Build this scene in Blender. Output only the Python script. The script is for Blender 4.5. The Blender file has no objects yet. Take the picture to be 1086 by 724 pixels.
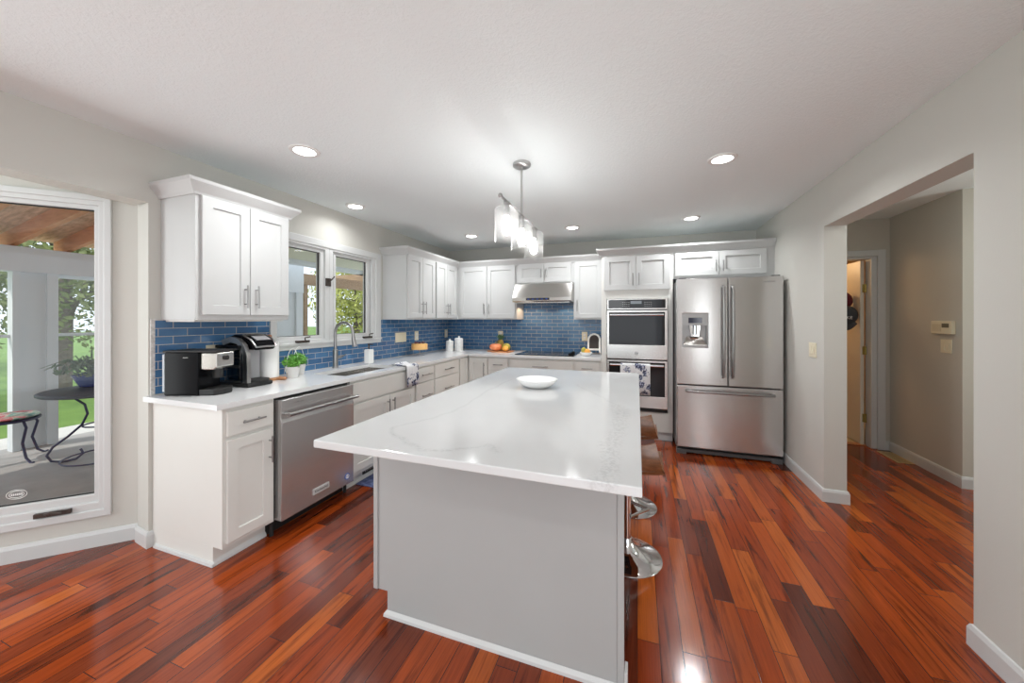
import bpy, bmesh, math, random
from mathutils import Vector, Matrix
random.seed(7)
PI = math.pi
C = bpy.context.scene.collection
SC = bpy.context.scene

# ------------------------------------------------------------------ camera
TH = math.atan(133 / 381.0)
cd = bpy.data.cameras.new('camera'); cam = bpy.data.objects.new('camera', cd); C.objects.link(cam)
cam.location = (0, 0, 1.38); cam.rotation_euler = (PI / 2, 0, TH)
cd.sensor_fit = 'HORIZONTAL'; cd.sensor_width = 36; cd.lens = 381 / 1086 * 36
cd.shift_y = -24 / 1086; cd.clip_start = 0.05; cd.clip_end = 300
SC.camera = cam

# ------------------------------------------------------------------ view, world, lights
SC.view_settings.view_transform = 'Standard'; SC.view_settings.look = 'None'
SC.view_settings.gamma = 1; SC.view_settings.use_curve_mapping = False
SC.view_settings.exposure = 0.10
SC.cycles.max_bounces = 10; SC.cycles.diffuse_bounces = 5; SC.cycles.glossy_bounces = 5
SC.cycles.transmission_bounces = 8; SC.cycles.transparent_max_bounces = 12
SC.cycles.sample_clamp_indirect = 6
W = bpy.data.worlds.new('sky'); SC.world = W; W.use_nodes = True
bg = W.node_tree.nodes['Background']; bg.inputs[0].default_value = (0.80, 0.90, 1.0, 1); bg.inputs[1].default_value = 1.4

def light(name, kind, loc, power, color=(1, 1, 1), size=0.1, rot=(0, 0, 0), sy=None, shape=None, spread=None):
    l = bpy.data.lights.new(name, kind); o = bpy.data.objects.new(name, l); C.objects.link(o)
    o.location = loc; o.rotation_euler = rot; l.energy = power; l.color = color
    if kind == 'AREA':
        l.size = size
        l.shape = shape or ('RECTANGLE' if sy else 'SQUARE')
        if sy: l.size_y = sy
        if spread: l.spread = spread
    elif kind == 'SUN': l.angle = size
    else: l.shadow_soft_size = size
    return o

light('sun', 'SUN', (-8, -8, 12), 2.2, (1, .95, .86), .01, (math.radians(38), math.radians(-26), 0))
# added unseen fill behind the camera, then daylight entering by the bay windows
light('rear_fill', 'AREA', (-0.9, -3.46, 1.4), 16, (.95, .985, 1.0), 2.9, (PI / 2, 0, 0), 1.9)
light('bay_window_daylight', 'AREA', (-3.72, -0.5, 1.35), 62, (.94, .98, 1.0), 1.9, (0, -PI / 2, 0), 1.7)
light('hall_side_fill', 'AREA', (4.1, 2.6, 1.5), 24, (.96, 1, .95), 1.2, (0, PI / 2, 0), 1.2)  # added fill panel in front of the solid far hall wall
light('dining_fill', 'POINT', (-.6, -1.3, 1.85), 11, (.96, .99, 1.0), .3)  # added unseen fill lifting the ceiling near the camera
light('side_window_daylight', 'AREA', (1.345, -.75, 1.2), 42, (.95, .985, 1.0), 1.45, (0, PI / 2, 0), 1.75)
light('hall_top_fill', 'POINT', (2.0, 3.0, 2.25), 5, (.97, 1, .95), .1)  # added unseen source brightening the hall, no fixture there
light('back_room_lamp', 'POINT', (1.75, 5.9, 2.1), 16, (1, .66, .34), .12)
CAN_POWER, PENDANT_POWER = 9.0, 10.0

# ------------------------------------------------------------------ materials
MATS = {}
def mat(name, col, rough=.5, metal=0., **k):
    if name in MATS: return MATS[name]
    m = bpy.data.materials.new(name); m.use_nodes = True; MATS[name] = m
    b = m.node_tree.nodes['Principled BSDF']
    b.inputs['Base Color'].default_value = (*col, 1); b.inputs['Roughness'].default_value = rough
    b.inputs['Metallic'].default_value = metal
    for q, v in k.items():
        b.inputs[q.replace('_', ' ')].default_value = v
    return m
class NT:
    def __init__(s, m): s.m = m; s.t = m.node_tree; s.b = s.t.nodes['Principled BSDF']
    def n(s, typ, **k):
        o = s.t.nodes.new(typ)
        for q, v in k.items():
            if q.startswith('i_'): o.inputs[q[2:].replace('_', ' ')].default_value = v
            else: setattr(o, q, v)
        return o
    def l(s, a, b): s.t.links.new(a, b)
    def math(s, op, a, b=None, c=None):
        o = s.n('ShaderNodeMath', operation=op)
        for i, v in enumerate((a, b, c)):
            if v is None: continue
            if isinstance(v, (int, float)): o.inputs[i].default_value = v
            else: s.l(v, o.inputs[i])
        return o.outputs[0]
    def coord(s): return s.n('ShaderNodeTexCoord').outputs['Object']
    def sep(s, v):
        o = s.n('ShaderNodeSeparateXYZ'); s.l(v, o.inputs[0]); return o.outputs
    def comb(s, x, y, z=0.):
        o = s.n('ShaderNodeCombineXYZ')
        for i, v in enumerate((x, y, z)):
            if isinstance(v, (int, float)): o.inputs[i].default_value = v
            else: s.l(v, o.inputs[i])
        return o.outputs[0]
    def noise(s, vec, scale, detail=3, rough=.5, dist=0):
        o = s.n('ShaderNodeTexNoise'); o.inputs['Scale'].default_value = scale
        o.inputs['Detail'].default_value = detail; o.inputs['Roughness'].default_value = rough
        o.inputs['Distortion'].default_value = dist
        if vec is not None: s.l(vec, o.inputs['Vector'])
        return o.outputs['Fac']
    def ramp(s, fac, stops, interp='LINEAR'):
        o = s.n('ShaderNodeValToRGB'); o.color_ramp.interpolation = interp
        e = o.color_ramp.elements
        while len(e) < len(stops): e.new(.5)
        for q, (p, c) in zip(e, stops): q.position = p; q.color = (*c, 1) if len(c) == 3 else c
        s.l(fac, o.inputs[0]); return o.outputs[0]
    def mix(s, fac, a, b, blend='MIX'):
        o = s.n('ShaderNodeMix', data_type='RGBA', blend_type=blend)
        for i, v in ((0, fac), (6, a), (7, b)):
            if isinstance(v, (int, float)): o.inputs[i].default_value = v
            elif isinstance(v, tuple): o.inputs[i].default_value = (*v, 1)
            else: s.l(v, o.inputs[i])
        return o.outputs[2]
    def bump(s, h, strength=.2, dist=.01):
        o = s.n('ShaderNodeBump'); o.inputs['Strength'].default_value = strength; o.inputs['Distance'].default_value = dist
        s.l(h, o.inputs['Height']); s.l(o.outputs[0], s.b.inputs['Normal'])
    def col(s, c): s.l(c, s.b.inputs['Base Color'])

def m_wall():
    m = mat('wall_paint', (.55, .54, .50), .75); t = NT(m)
    t.bump(t.noise(t.coord(), 160, 2), .06, .004); return m
def m_ceil():
    m = mat('ceiling_texture', (.84, .895, .90), .9); t = NT(m)
    co = t.coord(); n1 = t.noise(co, 62, 4, .6, .6)
    r = t.ramp(n1, [(.44, (0, 0, 0)), (.6, (1, 1, 1))])
    t.bump(r, .2, .008); return m
def m_floor():
    m = mat('wood_floor', (.3, .08, .03), .14); t = NT(m)
    x, y, z = t.sep(t.coord())
    w = .0889
    rx = t.math('DIVIDE', x, w); row = t.math('FLOOR', rx); fx = t.math('FRACT', rx)
    def wn(a, b=0.):
        o = t.n('ShaderNodeTexWhiteNoise', noise_dimensions='2D'); t.l(t.comb(a, b), o.inputs['Vector']); return o.outputs['Value']
    r1 = wn(row, 3.3); r2 = wn(row, 9.1)
    ln = t.math('ADD', .55, t.math('MULTIPLY', r2, .55))
    ry = t.math('ADD', t.math('DIVIDE', y, ln), t.math('MULTIPLY', r1, 9.))
    idx = t.math('FLOOR', ry); fy = t.math('FRACT', ry)
    pid = wn(row, idx); pid2 = wn(idx, t.math('ADD', row, 31.7))
    base = t.ramp(pid, [(0, (.085, .017, .008)), (.12, (.15, .026, .008)), (.4, (.25, .038, .007)), (.75, (.325, .055, .008)), (1, (.43, .098, .014))])
    off = t.math('MULTIPLY', pid2, 40.)
    gv = t.comb(t.math('ADD', t.math('MULTIPLY', x, 26.), off), t.math('ADD', t.math('MULTIPLY', y, 1.7), off), off)
    g = t.noise(gv, 1.0, 5, .62, 1.2)
    streak = t.ramp(g, [(.30, (.10, .08, .08)), (.41, (.55, .5, .5)), (.47, (.95, .95, .95)), (.6, (1.05, 1.05, 1.05)), (.75, (1.4, 1.5, 1.6))])
    fine = t.noise(t.comb(t.math('MULTIPLY', x, 220.), t.math('MULTIPLY', y, 5.), off), 1.0, 2)
    c = t.mix(t.math('ADD', .45, t.math('MULTIPLY', pid2, .55)), base, streak, 'MULTIPLY')
    c = t.mix(.35, c, t.ramp(fine, [(.3, (.5, .5, .5)), (.7, (1.2, 1.2, 1.2))]), 'MULTIPLY')
    ex = t.math('MULTIPLY', t.math('MINIMUM', fx, t.math('SUBTRACT', 1., fx)), w)
    ey = t.math('MULTIPLY', t.math('MINIMUM', fy, t.math('SUBTRACT', 1., fy)), ln)
    gap = t.math('LESS_THAN', t.math('MINIMUM', ex, ey), .0013)
    c = t.mix(gap, c, (.02, .006, .004)); t.col(c)
    rg = t.math('ADD', .10, t.math('MULTIPLY', t.noise(t.coord(), 3.0, 3), .10)); t.l(rg, t.b.inputs['Roughness'])
    t.bump(t.math('ADD', t.math('MULTIPLY', gap, -1.), t.math('MULTIPLY', pid2, .35)), .12, .003)
    t.b.inputs['Specular IOR Level'].default_value = .5
    return m
VEIN_A = [(-0.915, 2.58), (-0.91, 2.192), (-0.88, 1.841), (-0.88, 1.571), (-0.932, 1.405), (-0.995, 1.285), (-0.888, 1.19), (-0.804, 1.134), (-0.714, 1.105), (-0.618, 1.138), (-0.521, 1.233), (-0.465, 1.172)]
VEIN_B = [(-0.406, 2.548), (-0.091, 1.999), (-0.068, 1.722), (-0.084, 1.442), (-0.087, 1.24), (-0.09, 1.087), (-0.099, 0.978)]
def m_quartz(name='white_quartz_lit', veins=False, b=1.25):
    m = mat(name, (.80, .80, .79), .10); t = NT(m)
    co = t.coord()
    cloud = t.ramp(t.noise(co, 1.7, 4), [(.35, (.57 * b, .575 * b, .575 * b)), (.65, (.605 * b, .61 * b, .61 * b))])
    fuzz = t.noise(co, 60, 4, .7)
    spots = t.ramp(fuzz, [(.45, (0, 0, 0)), (.60, (1, 1, 1))])
    if veins:
        nz = t.n('ShaderNodeTexNoise'); nz.inputs['Scale'].default_value = 7; nz.inputs['Detail'].default_value = 4; t.l(co, nz.inputs['Vector'])
        v = t.n('ShaderNodeVectorMath', operation='MULTIPLY_ADD'); t.l(nz.outputs['Color'], v.inputs[0]); v.inputs[1].default_value = (.09, .09, 0); t.l(co, v.inputs[2])
        v2 = t.n('ShaderNodeVectorMath', operation='MULTIPLY'); t.l(v.outputs[0], v2.inputs[0]); v2.inputs[1].default_value = (1, 1, 0)
        def seg(a, b):
            a, b = Vector((a[0] + .045, a[1] + .045, 0)), Vector((b[0] + .045, b[1] + .045, 0)); d = b - a
            w = t.n('ShaderNodeVectorMath', operation='SUBTRACT'); t.l(v2.outputs[0], w.inputs[0]); w.inputs[1].default_value = a
            dt = t.n('ShaderNodeVectorMath', operation='DOT_PRODUCT'); t.l(w.outputs[0], dt.inputs[0]); dt.inputs[1].default_value = d / d.length_squared
            cl = t.n('ShaderNodeClamp'); t.l(dt.outputs['Value'], cl.inputs[0])
            sc = t.n('ShaderNodeVectorMath', operation='SCALE'); sc.inputs[0].default_value = d; t.l(cl.outputs[0], sc.inputs['Scale'])
            ds = t.n('ShaderNodeVectorMath', operation='DISTANCE'); t.l(w.outputs[0], ds.inputs[0]); t.l(sc.outputs[0], ds.inputs[1])
            return ds.outputs['Value']
        def poly(P, segs):
            d = None
            for k in segs:
                q = seg(P[k], P[k + 1]); d = q if d is None else t.math('MINIMUM', d, q)
            return d
        k1 = t.ramp(poly(VEIN_A, range(0, 5)), [(0, (.38, .38, .38)), (.014, (0, 0, 0))])
        k2 = t.ramp(poly(VEIN_A, range(5, 11)), [(0, (.9, .9, .9)), (.010, (.4, .4, .4)), (.022, (0, 0, 0))])
        k3 = t.ramp(poly(VEIN_B, range(0, 1)), [(0, (.3, .3, .3)), (.012, (0, 0, 0))])
        k4 = t.ramp(poly(VEIN_B, range(1, 6)), [(0, (.85, .85, .85)), (.03, (.5, .5, .5)), (.05, (0, 0, 0))])
        sp = t.math('ADD', .25, t.math('MULTIPLY', spots, .75))
        k = t.math('MAXIMUM', t.math('MAXIMUM', k1, t.math('MULTIPLY', k2, sp)), t.math('MAXIMUM', k3, t.math('MULTIPLY', k4, spots)))
        t.col(t.mix(t.math('MULTIPLY', k, .55), cloud, (.38, .38, .385)))
    else:
        t.col(cloud)
    return m
def m_steel(name='brushed_steel', base=(.60, .59, .58), axis='Z', rough=.22):
    m = mat(name, base, rough, .78 if axis == 'Z' else 1.); t = NT(m)
    x, y, z = t.sep(t.coord())
    s = {'Z': t.comb(t.math('MULTIPLY', x, 3.), t.math('MULTIPLY', y, 3.), t.math('MULTIPLY', z, 320.)),
         'X': t.comb(t.math('MULTIPLY', x, 2.), t.math('MULTIPLY', y, 260.), t.math('MULTIPLY', z, 260.))}[axis]
    n = t.noise(s, 1., 2)
    if axis == 'X': t.l(t.math('ADD', rough - .03, t.math('MULTIPLY', n, .06)), t.b.inputs['Roughness'])
    t.b.inputs['Anisotropic'].default_value = .75; t.b.inputs['Anisotropic Rotation'].default_value = .25
    tg = t.n('ShaderNodeTangent', direction_type='RADIAL', axis='Z'); t.l(tg.outputs[0], t.b.inputs['Tangent'])
    return m
def m_tile(name, ax, period=.152):
    m = mat(name, (.03, .11, .30), .13); t = NT(m)
    x, y, z = t.sep(t.coord())
    h = x if ax == 'x' else y
    zz = t.math('SUBTRACT', z, .917)
    v = t.comb(h, zz)
    br = t.n('ShaderNodeTexBrick', offset=.5)
    br.inputs['Scale'].default_value = 1.0; br.inputs['Brick Width'].default_value = period; br.inputs['Row Height'].default_value = .0505
    br.inputs['Mortar Size'].default_value = .0018; br.inputs['Mortar Smooth'].default_value = .1; br.inputs['Bias'].default_value = 0
    br.inputs['Color1'].default_value = (.050, .130, .265, 1); br.inputs['Color2'].default_value = (.075, .185, .35, 1)
    br.inputs['Mortar'].default_value = (.56, .50, .42, 1)
    t.l(v, br.inputs['Vector'])
    c = t.mix(.45, br.outputs['Color'], t.ramp(t.noise(t.coord(), 12, 3), [(.3, (.7, .75, .8)), (.7, (1.2, 1.2, 1.15))]), 'MULTIPLY')
    t.col(t.mix(br.outputs['Fac'], c, (.56, .50, .42)))
    t.l(t.math('ADD', .12, t.math('MULTIPLY', br.outputs['Fac'], .6)), t.b.inputs['Roughness'])
    t.bump(t.math('SUBTRACT', 1., br.outputs['Fac']), .35, .003)
    return m
def m_floral(name, scale=9):
    m = mat(name, (.8, .8, .8), .9); t = NT(m)
    co = t.coord()
    vo = t.n('ShaderNodeTexVoronoi', feature='F1'); vo.inputs['Scale'].default_value = scale; t.l(co, vo.inputs['Vector'])
    n = t.noise(co, scale * 5, 2, .5)
    d = t.math('ADD', vo.outputs['Distance'], t.math('MULTIPLY', t.math('SUBTRACT', n, .5), 1.1))
    k = t.ramp(d, [(.38, (1, 1, 1)), (.43, (0, 0, 0))])
    ptl = t.ramp(t.noise(co, scale * 8, 2), [(.50, (0, 0, 0)), (.54, (1, 1, 1))])
    c = t.mix(k, (.70, .70, .71), (.012, .018, .06)); c = t.mix(t.math('MULTIPLY', t.math('MULTIPLY', ptl, k), .8), c, (.42, .46, .6)); t.col(c)
    return m
def m_emit(name, col, s):
    m = bpy.data.materials.new(name); m.use_nodes = True; nt = m.node_tree
    nt.nodes.remove(nt.nodes['Principled BSDF'])
    e = nt.nodes.new('ShaderNodeEmission'); e.inputs[0].default_value = (*col, 1); e.inputs[1].default_value = s
    nt.links.new(e.outputs[0], nt.nodes['Material Output'].inputs[0]); return m
def m_glass(name, tint=(1, 1, 1), refl=.10, rough=.0):
    m = bpy.data.materials.new(name); m.use_nodes = True; nt = m.node_tree
    nt.nodes.remove(nt.nodes['Principled BSDF'])
    a = nt.nodes.new('ShaderNodeBsdfTransparent'); a.inputs[0].default_value = (*tint, 1)
    g = nt.nodes.new('ShaderNodeBsdfGlossy'); g.inputs['Roughness'].default_value = rough
    lw = nt.nodes.new('ShaderNodeLayerWeight'); lw.inputs[0].default_value = .12
    ml = nt.nodes.new('ShaderNodeMath'); ml.operation = 'MULTIPLY_ADD'; ml.inputs[1].default_value = .5; ml.inputs[2].default_value = refl * .2
    nt.links.new(lw.outputs['Fresnel'], ml.inputs[0])
    x = nt.nodes.new('ShaderNodeMixShader'); nt.links.new(ml.outputs[0], x.inputs[0])
    nt.links.new(a.outputs[0], x.inputs[1]); nt.links.new(g.outputs[0], x.inputs[2])
    nt.links.new(x.outputs[0], nt.nodes['Material Output'].inputs[0]); return m
def m_noisy(name, c1, c2, scale=8, rough=.7, stretch=(1, 1, 1), bump=0., **k):
    m = mat(name, c1, rough, **k); t = NT(m)
    x, y, z = t.sep(t.coord())
    v = t.comb(t.math('MULTIPLY', x, stretch[0]), t.math('MULTIPLY', y, stretch[1]), t.math('MULTIPLY', z, stretch[2]))
    n = t.noise(v, scale, 4, .6)
    t.col(t.ramp(n, [(.3, c1), (.7, c2)]))
    if bump: t.bump(n, bump, .01)
    return m

WALL, CEIL, FLOOR, QUARTZ = m_wall(), m_ceil(), m_floor(), m_quartz()  # QUARTZ colour lightened to offset weak light on the wall worktops
QUARTZV = m_quartz('veined_quartz', True, 1.05)
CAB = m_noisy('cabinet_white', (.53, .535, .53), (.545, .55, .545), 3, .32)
CABB = m_noisy('cabinet_warm_white_lit', (.68, .675, .64), (.695, .69, .655), 3, .34)  # warm white, colour lightened to offset weak light on base run and oven tower
ISL = m_noisy('island_paint', (.375, .38, .375), (.395, .40, .395), 2.2, .45)
TRIM = mat('trim_white', (.58, .585, .58), .35)
STEEL = m_steel(); STEELX = m_steel('brushed_steel_flat', (.62, .60, .57), 'X', .25)
NICKEL = mat('brushed_nickel', (.34, .335, .33), .32, 1.)
PNICK = mat('satin_nickel', (.55, .55, .54), .3, 1.)
CHROME = mat('chrome', (.80, .80, .81), .06, 1.)
BLACK = mat('black_plastic', (.006, .006, .007), .14, Specular_IOR_Level=.09)
BLKM = mat('black_matte', (.01, .01, .01), .6)
DGLASS = mat('dark_glass', (.02, .019, .02), .05, Specular_IOR_Level=.3)
BRONZE = mat('dark_bronze', (.07, .055, .048), .4, .5)
TILEL, TILEB = m_tile('blue_tile_y', 'y'), m_tile('blue_tile_x', 'x')
GROUT = m_noisy('tile_edge', (.45, .43, .41), (.72, .71, .69), 60, .5)
GLASS = m_glass('window_glass'); CLEAR = m_glass('clear_glass', (.985, .985, .99), .10)
def m_lampglass():
    m = m_glass('lamp_glass', (1, 1, 1), .06); nt = m.node_tree
    out = nt.nodes['Material Output']; src = out.inputs[0].links[0].from_socket
    tr = nt.nodes.new('ShaderNodeBsdfTranslucent'); tr.inputs[0].default_value = (.95, .96, .97, 1)
    mx = nt.nodes.new('ShaderNodeMixShader'); mx.inputs[0].default_value = .055
    nt.links.new(src, mx.inputs[1]); nt.links.new(tr.outputs[0], mx.inputs[2]); nt.links.new(mx.outputs[0], out.inputs[0])
    for n in nt.nodes:
        if n.bl_idname == 'ShaderNodeMath': n.inputs[1].default_value = .22
    return m
LAMPG = m_lampglass()
TANK = m_glass('smoked_tank', (.72, .76, .8), .3)
BULB = m_emit('bulb_light', (1, .97, .92), 30); CANL = m_emit('can_light', (1, .98, .95), 14)
LED = m_emit('blue_display', (.05, .18, .8), .6)
CREAM = mat('ivory_plastic', (.72, .66, .50), .45); WHITEP = mat('white_plastic', (.82, .82, .80), .4)
CERAM = mat('white_ceramic', (.86, .86, .85), .18)
WALNUT = m_noisy('walnut', (.16, .065, .028), (.27, .115, .05), 5, .28, (1, 5, 14))
WOODL = m_noisy('light_wood', (.42, .19, .08), (.55, .27, .12), 6, .45, (6, 1, 1))
FLORAL = m_floral('blue_floral_cloth'); FLORALT = m_floral('navy_floral_cloth', 10)
BLUEMAT = m_noisy('blue_mat', (.018, .03, .115), (.16, .20, .36), 26, .9)
LEAF = m_noisy('herb_leaf', (.07, .26, .03), (.20, .48, .07), 30, .5)
BRASS = mat('aged_brass', (.42, .32, .10), .35, .9)

# ------------------------------------------------------------------ mesh helpers
class MB:
    def __init__(s): s.bm = bmesh.new()
    def hexa(s, p):
        v = [s.bm.verts.new(q) for q in p]
        for f in ((0, 3, 2, 1), (4, 5, 6, 7), (0, 1, 5, 4), (1, 2, 6, 5), (2, 3, 7, 6), (3, 0, 4, 7)): s.bm.faces.new([v[i] for i in f])
        return s
    def box(s, x0, x1, y0, y1, z0, z1, M=None):
        p = [Vector(q) for q in ((x0, y0, z0), (x1, y0, z0), (x1, y1, z0), (x0, y1, z0), (x0, y0, z1), (x1, y0, z1), (x1, y1, z1), (x0, y1, z1))]
        return s.hexa([M @ q for q in p] if M else p)
    def obox(s, O, U, N, u0, u1, n0, n1, z0, z1):
        O, U, N = Vector(O), Vector(U), Vector(N)
        return s.hexa([O + U * a + N * b + Vector((0, 0, c)) for a, b, c in
                       ((u0, n0, z0), (u1, n0, z0), (u1, n1, z0), (u0, n1, z0), (u0, n0, z1), (u1, n0, z1), (u1, n1, z1), (u0, n1, z1))])
    def ring(s, O, U, N, outer, inner, n0, n1):
        """flat rectangular frame; outer/inner = (u0,u1,z0,z1)"""
        O, U, N = Vector(O), Vector(U), Vector(N)
        def loop(r, n): return [s.bm.verts.new(O + U * a + N * n + Vector((0, 0, c))) for a, c in ((r[0], r[2]), (r[1], r[2]), (r[1], r[3]), (r[0], r[3]))]
        a, b, c, d = loop(outer, n0), loop(inner, n0), loop(outer, n1), loop(inner, n1)
        for i in range(4):
            j = (i + 1) % 4
            for q in ((a[i], a[j], b[j], b[i]), (c[i], c[j], d[j], d[i]), (a[i], a[j], c[j], c[i]), (b[i], b[j], d[j], d[i])): s.bm.faces.new(q)
        return s
    def shaker(s, O, U, N, w, h, t=.02, rail=.058, rec=.010):
        O, U, N = Vector(O), Vector(U), Vector(N)
        def loop(i, n): return [s.bm.verts.new(O + U * a + N * n + Vector((0, 0, c))) for a, c in ((i, i), (w - i, i), (w - i, h - i), (i, h - i))]
        L = [loop(0, 0), loop(0, t - .002), loop(.002, t), loop(rail, t), loop(rail + .003, t - rec)]
        for A, B in zip(L, L[1:]):
            for i in range(4): s.bm.faces.new((A[i], A[(i + 1) % 4], B[(i + 1) % 4], B[i]))
        s.bm.faces.new(L[0]); s.bm.faces.new(L[-1]); return s
    def tube(s, pts, r, n=10, cap=True, closed=False):
        pts = [Vector(p) for p in pts]; R = r if isinstance(r, (list, tuple)) else [r] * len(pts)
        rings = []; up = None
        for i, p in enumerate(pts):
            a = pts[i - 1] if (i > 0 or closed) else p; b = pts[(i + 1) % len(pts)] if (i < len(pts) - 1 or closed) else p
            d = (b - a).normalized()
            if up is None: up = d.orthogonal().normalized()
            up = (up - d * up.dot(d)); up = up.normalized() if up.length > 1e-6 else d.orthogonal().normalized()
            sd = d.cross(up)
            rings.append([s.bm.verts.new(p + (up * math.cos(q) + sd * math.sin(q)) * R[i]) for q in [2 * PI * k / n for k in range(n)]])
        m = len(rings)
        for i in range(m if closed else m - 1):
            A, B = rings[i], rings[(i + 1) % m]
            for k in range(n): s.bm.faces.new((A[k], A[(k + 1) % n], B[(k + 1) % n], B[k]))
        if cap and not closed: s.bm.faces.new(rings[0][::-1]); s.bm.faces.new(rings[-1])
        return s
    def cyl(s, p0, p1, r, n=20): return s.tube([p0, p1], r, n)
    def lathe(s, prof, c=(0, 0, 0), n=28, cap=True, squash=(1, 1)):
        c = Vector(c); rings = []
        for r, z in prof:
            rings.append([s.bm.verts.new(c + Vector((max(r, 1e-4) * math.cos(2 * PI * k / n) * squash[0], max(r, 1e-4) * math.sin(2 * PI * k / n) * squash[1], z))) for k in range(n)])
        for A, B in zip(rings, rings[1:]):
            for k in range(n): s.bm.faces.new((A[k], A[(k + 1) % n], B[(k + 1) % n], B[k]))
        if cap: s.bm.faces.new(rings[0][::-1]); s.bm.faces.new(rings[-1])
        return s
    def ball(s, c, r, sc=(1, 1, 1), seg=16, rng=10, M=None):
        m = Matrix.Translation(Vector(c)) @ (M or Matrix()) @ Matrix.Diagonal((r * sc[0], r * sc[1], r * sc[2], 1))
        bmesh.ops.create_uvsphere(s.bm, u_segments=seg, v_segments=rng, radius=1, matrix=m); return s
    def prism(s, poly, axis, a0, a1):
        """poly in the two other axes; axis 'x': (y,z), 'y': (x,z), 'z': (x,y)"""
        def P(q, a): return {'x': (a, q[0], q[1]), 'y': (q[0], a, q[1]), 'z': (q[0], q[1], a)}[axis]
        A = [s.bm.verts.new(P(q, a0)) for q in poly]; B = [s.bm.verts.new(P(q, a1)) for q in poly]
        n = len(poly)
        for i in range(n): s.bm.faces.new((A[i], A[(i + 1) % n], B[(i + 1) % n], B[i]))
        s.bm.faces.new(A[::-1]); s.bm.faces.new(B); return s
    def sweep(s, path, prof):
        """path of (x,y), left-hand normal pointing outward; prof of (out, z); mitred"""
        path = [Vector((p[0], p[1])) for p in path]; rings = []
        for i, p in enumerate(path):
            ns = []
            if i > 0: d = (p - path[i - 1]).normalized(); ns.append(Vector((d.y, -d.x)))
            if i < len(path) - 1: d = (path[i + 1] - p).normalized(); ns.append(Vector((d.y, -d.x)))
            m = sum(ns, Vector((0, 0))).normalized(); k = 1 / max(.3, m.dot(ns[0]))
            rings.append([s.bm.verts.new((p.x + m.x * o * k, p.y + m.y * o * k, z)) for o, z in prof])
        n = len(prof)
        for A, B in zip(rings, rings[1:]):
            for i in range(n): s.bm.faces.new((A[i], A[(i + 1) % n], B[(i + 1) % n], B[i]))
        s.bm.faces.new(rings[0][::-1]); s.bm.faces.new(rings[-1]); return s
    def leaves(s, c, R, n, size, flat=.3, shell=.55):
        c = Vector(c)
        for _ in range(n):
            d = Vector((random.gauss(0, 1), random.gauss(0, 1), random.gauss(0, 1))).normalized()
            rr = shell + (1 - shell) * random.random()
            p = c + Vector((d.x * R[0], d.y * R[1], d.z * R[2])) * rr
            nrm = (d + Vector((random.uniform(-1, 1), random.uniform(-1, 1), random.uniform(-.4, 1))) * .8).normalized()
            u = nrm.orthogonal().normalized(); u.rotate(Matrix.Rotation(random.uniform(0, 6.28), 3, nrm)); v = nrm.cross(u)
            z = size * random.uniform(.6, 1.3)
            q = [p - u * z, p + v * z * .45 + nrm * z * flat * .3, p + u * z, p - v * z * .45 + nrm * z * flat * .3]
            s.bm.faces.new([s.bm.verts.new(k) for k in q])
        return s

def obj(name, mb, m, parent=None, bevel=0., smooth=False, world=True, fixn=True):
    bm = mb.bm
    if fixn: bmesh.ops.recalc_face_normals(bm, faces=bm.faces)
    me = bpy.data.meshes.new(name); bm.to_mesh(me); bm.free()
    if smooth:
        for p in me.polygons: p.use_smooth = True
    me.materials.append(m)
    o = bpy.data.objects.new(name, me); C.objects.link(o)
    if parent is not None:
        o.parent = parent
        if world and parent.parent is None: o.location = -Vector(parent.location)
        if world and parent.parent is not None: o.location = (0, 0, 0)
    if bevel:
        b = o.modifiers.new('edge', 'BEVEL'); b.width = bevel; b.segments = 2; b.limit_method = 'ANGLE'; b.angle_limit = math.radians(40)
    if smooth:
        try:
            e = o.modifiers.new('split', 'EDGE_SPLIT'); e.split_angle = math.radians(38)
        except Exception: pass
    return o
def tag(o, label, cat, group=None, kind=None):
    o['label'] = label; o['category'] = cat
    if group: o['group'] = group
    if kind: o['kind'] = kind
    return o
def thing(name, label, cat, loc=(0, 0, 0), rz=0, group=None):
    o = bpy.data.objects.new(name, None); C.objects.link(o); o.empty_display_size = .05
    o.location = loc; o.rotation_euler = (0, 0, rz); return tag(o, label, cat, group)
def struct(name, mb, m, parent=None, **k):
    o = obj(name, mb, m, parent, **k); 
    if parent is None: o['kind'] = 'structure'
    return o
def dup(root, loc, label, rz=None):
    r = root.copy(); C.objects.link(r); r.location = loc; r['label'] = label
    if rz is not None: r.rotation_euler = (0, 0, rz)
    for ch in list(root.children):
        c = ch.copy(); C.objects.link(c); c.parent = r
        for g in ch.children:
            d = g.copy(); C.objects.link(d); d.parent = c
    return r
def text(name, body, size, loc, rot, m, parent, ext=.0006):
    cu = bpy.data.curves.new(name, 'FONT'); cu.body = body; cu.size = size; cu.align_x = 'CENTER'; cu.align_y = 'CENTER'; cu.extrude = ext
    cu.materials.append(m)
    o = bpy.data.objects.new(name, cu); C.objects.link(o); o.parent = parent
    off = Vector(parent.location) if parent.parent is None else Vector((0, 0, 0))
    if parent.type == 'MESH': off = Vector((0, 0, 0))
    bpy.context.view_layer.update()
    me = bpy.data.meshes.new_from_object(o.evaluated_get(bpy.context.evaluated_depsgraph_get()))
    bpy.data.objects.remove(o); o = bpy.data.objects.new(name, me); C.objects.link(o); o.parent = parent
    if not me.materials: me.materials.append(m)
    o.location = Vector(loc) - off; o.rotation_euler = rot
    return o
XP, XN, YP, YN = Vector((1, 0, 0)), Vector((-1, 0, 0)), Vector((0, 1, 0)), Vector((0, -1, 0))
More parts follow.
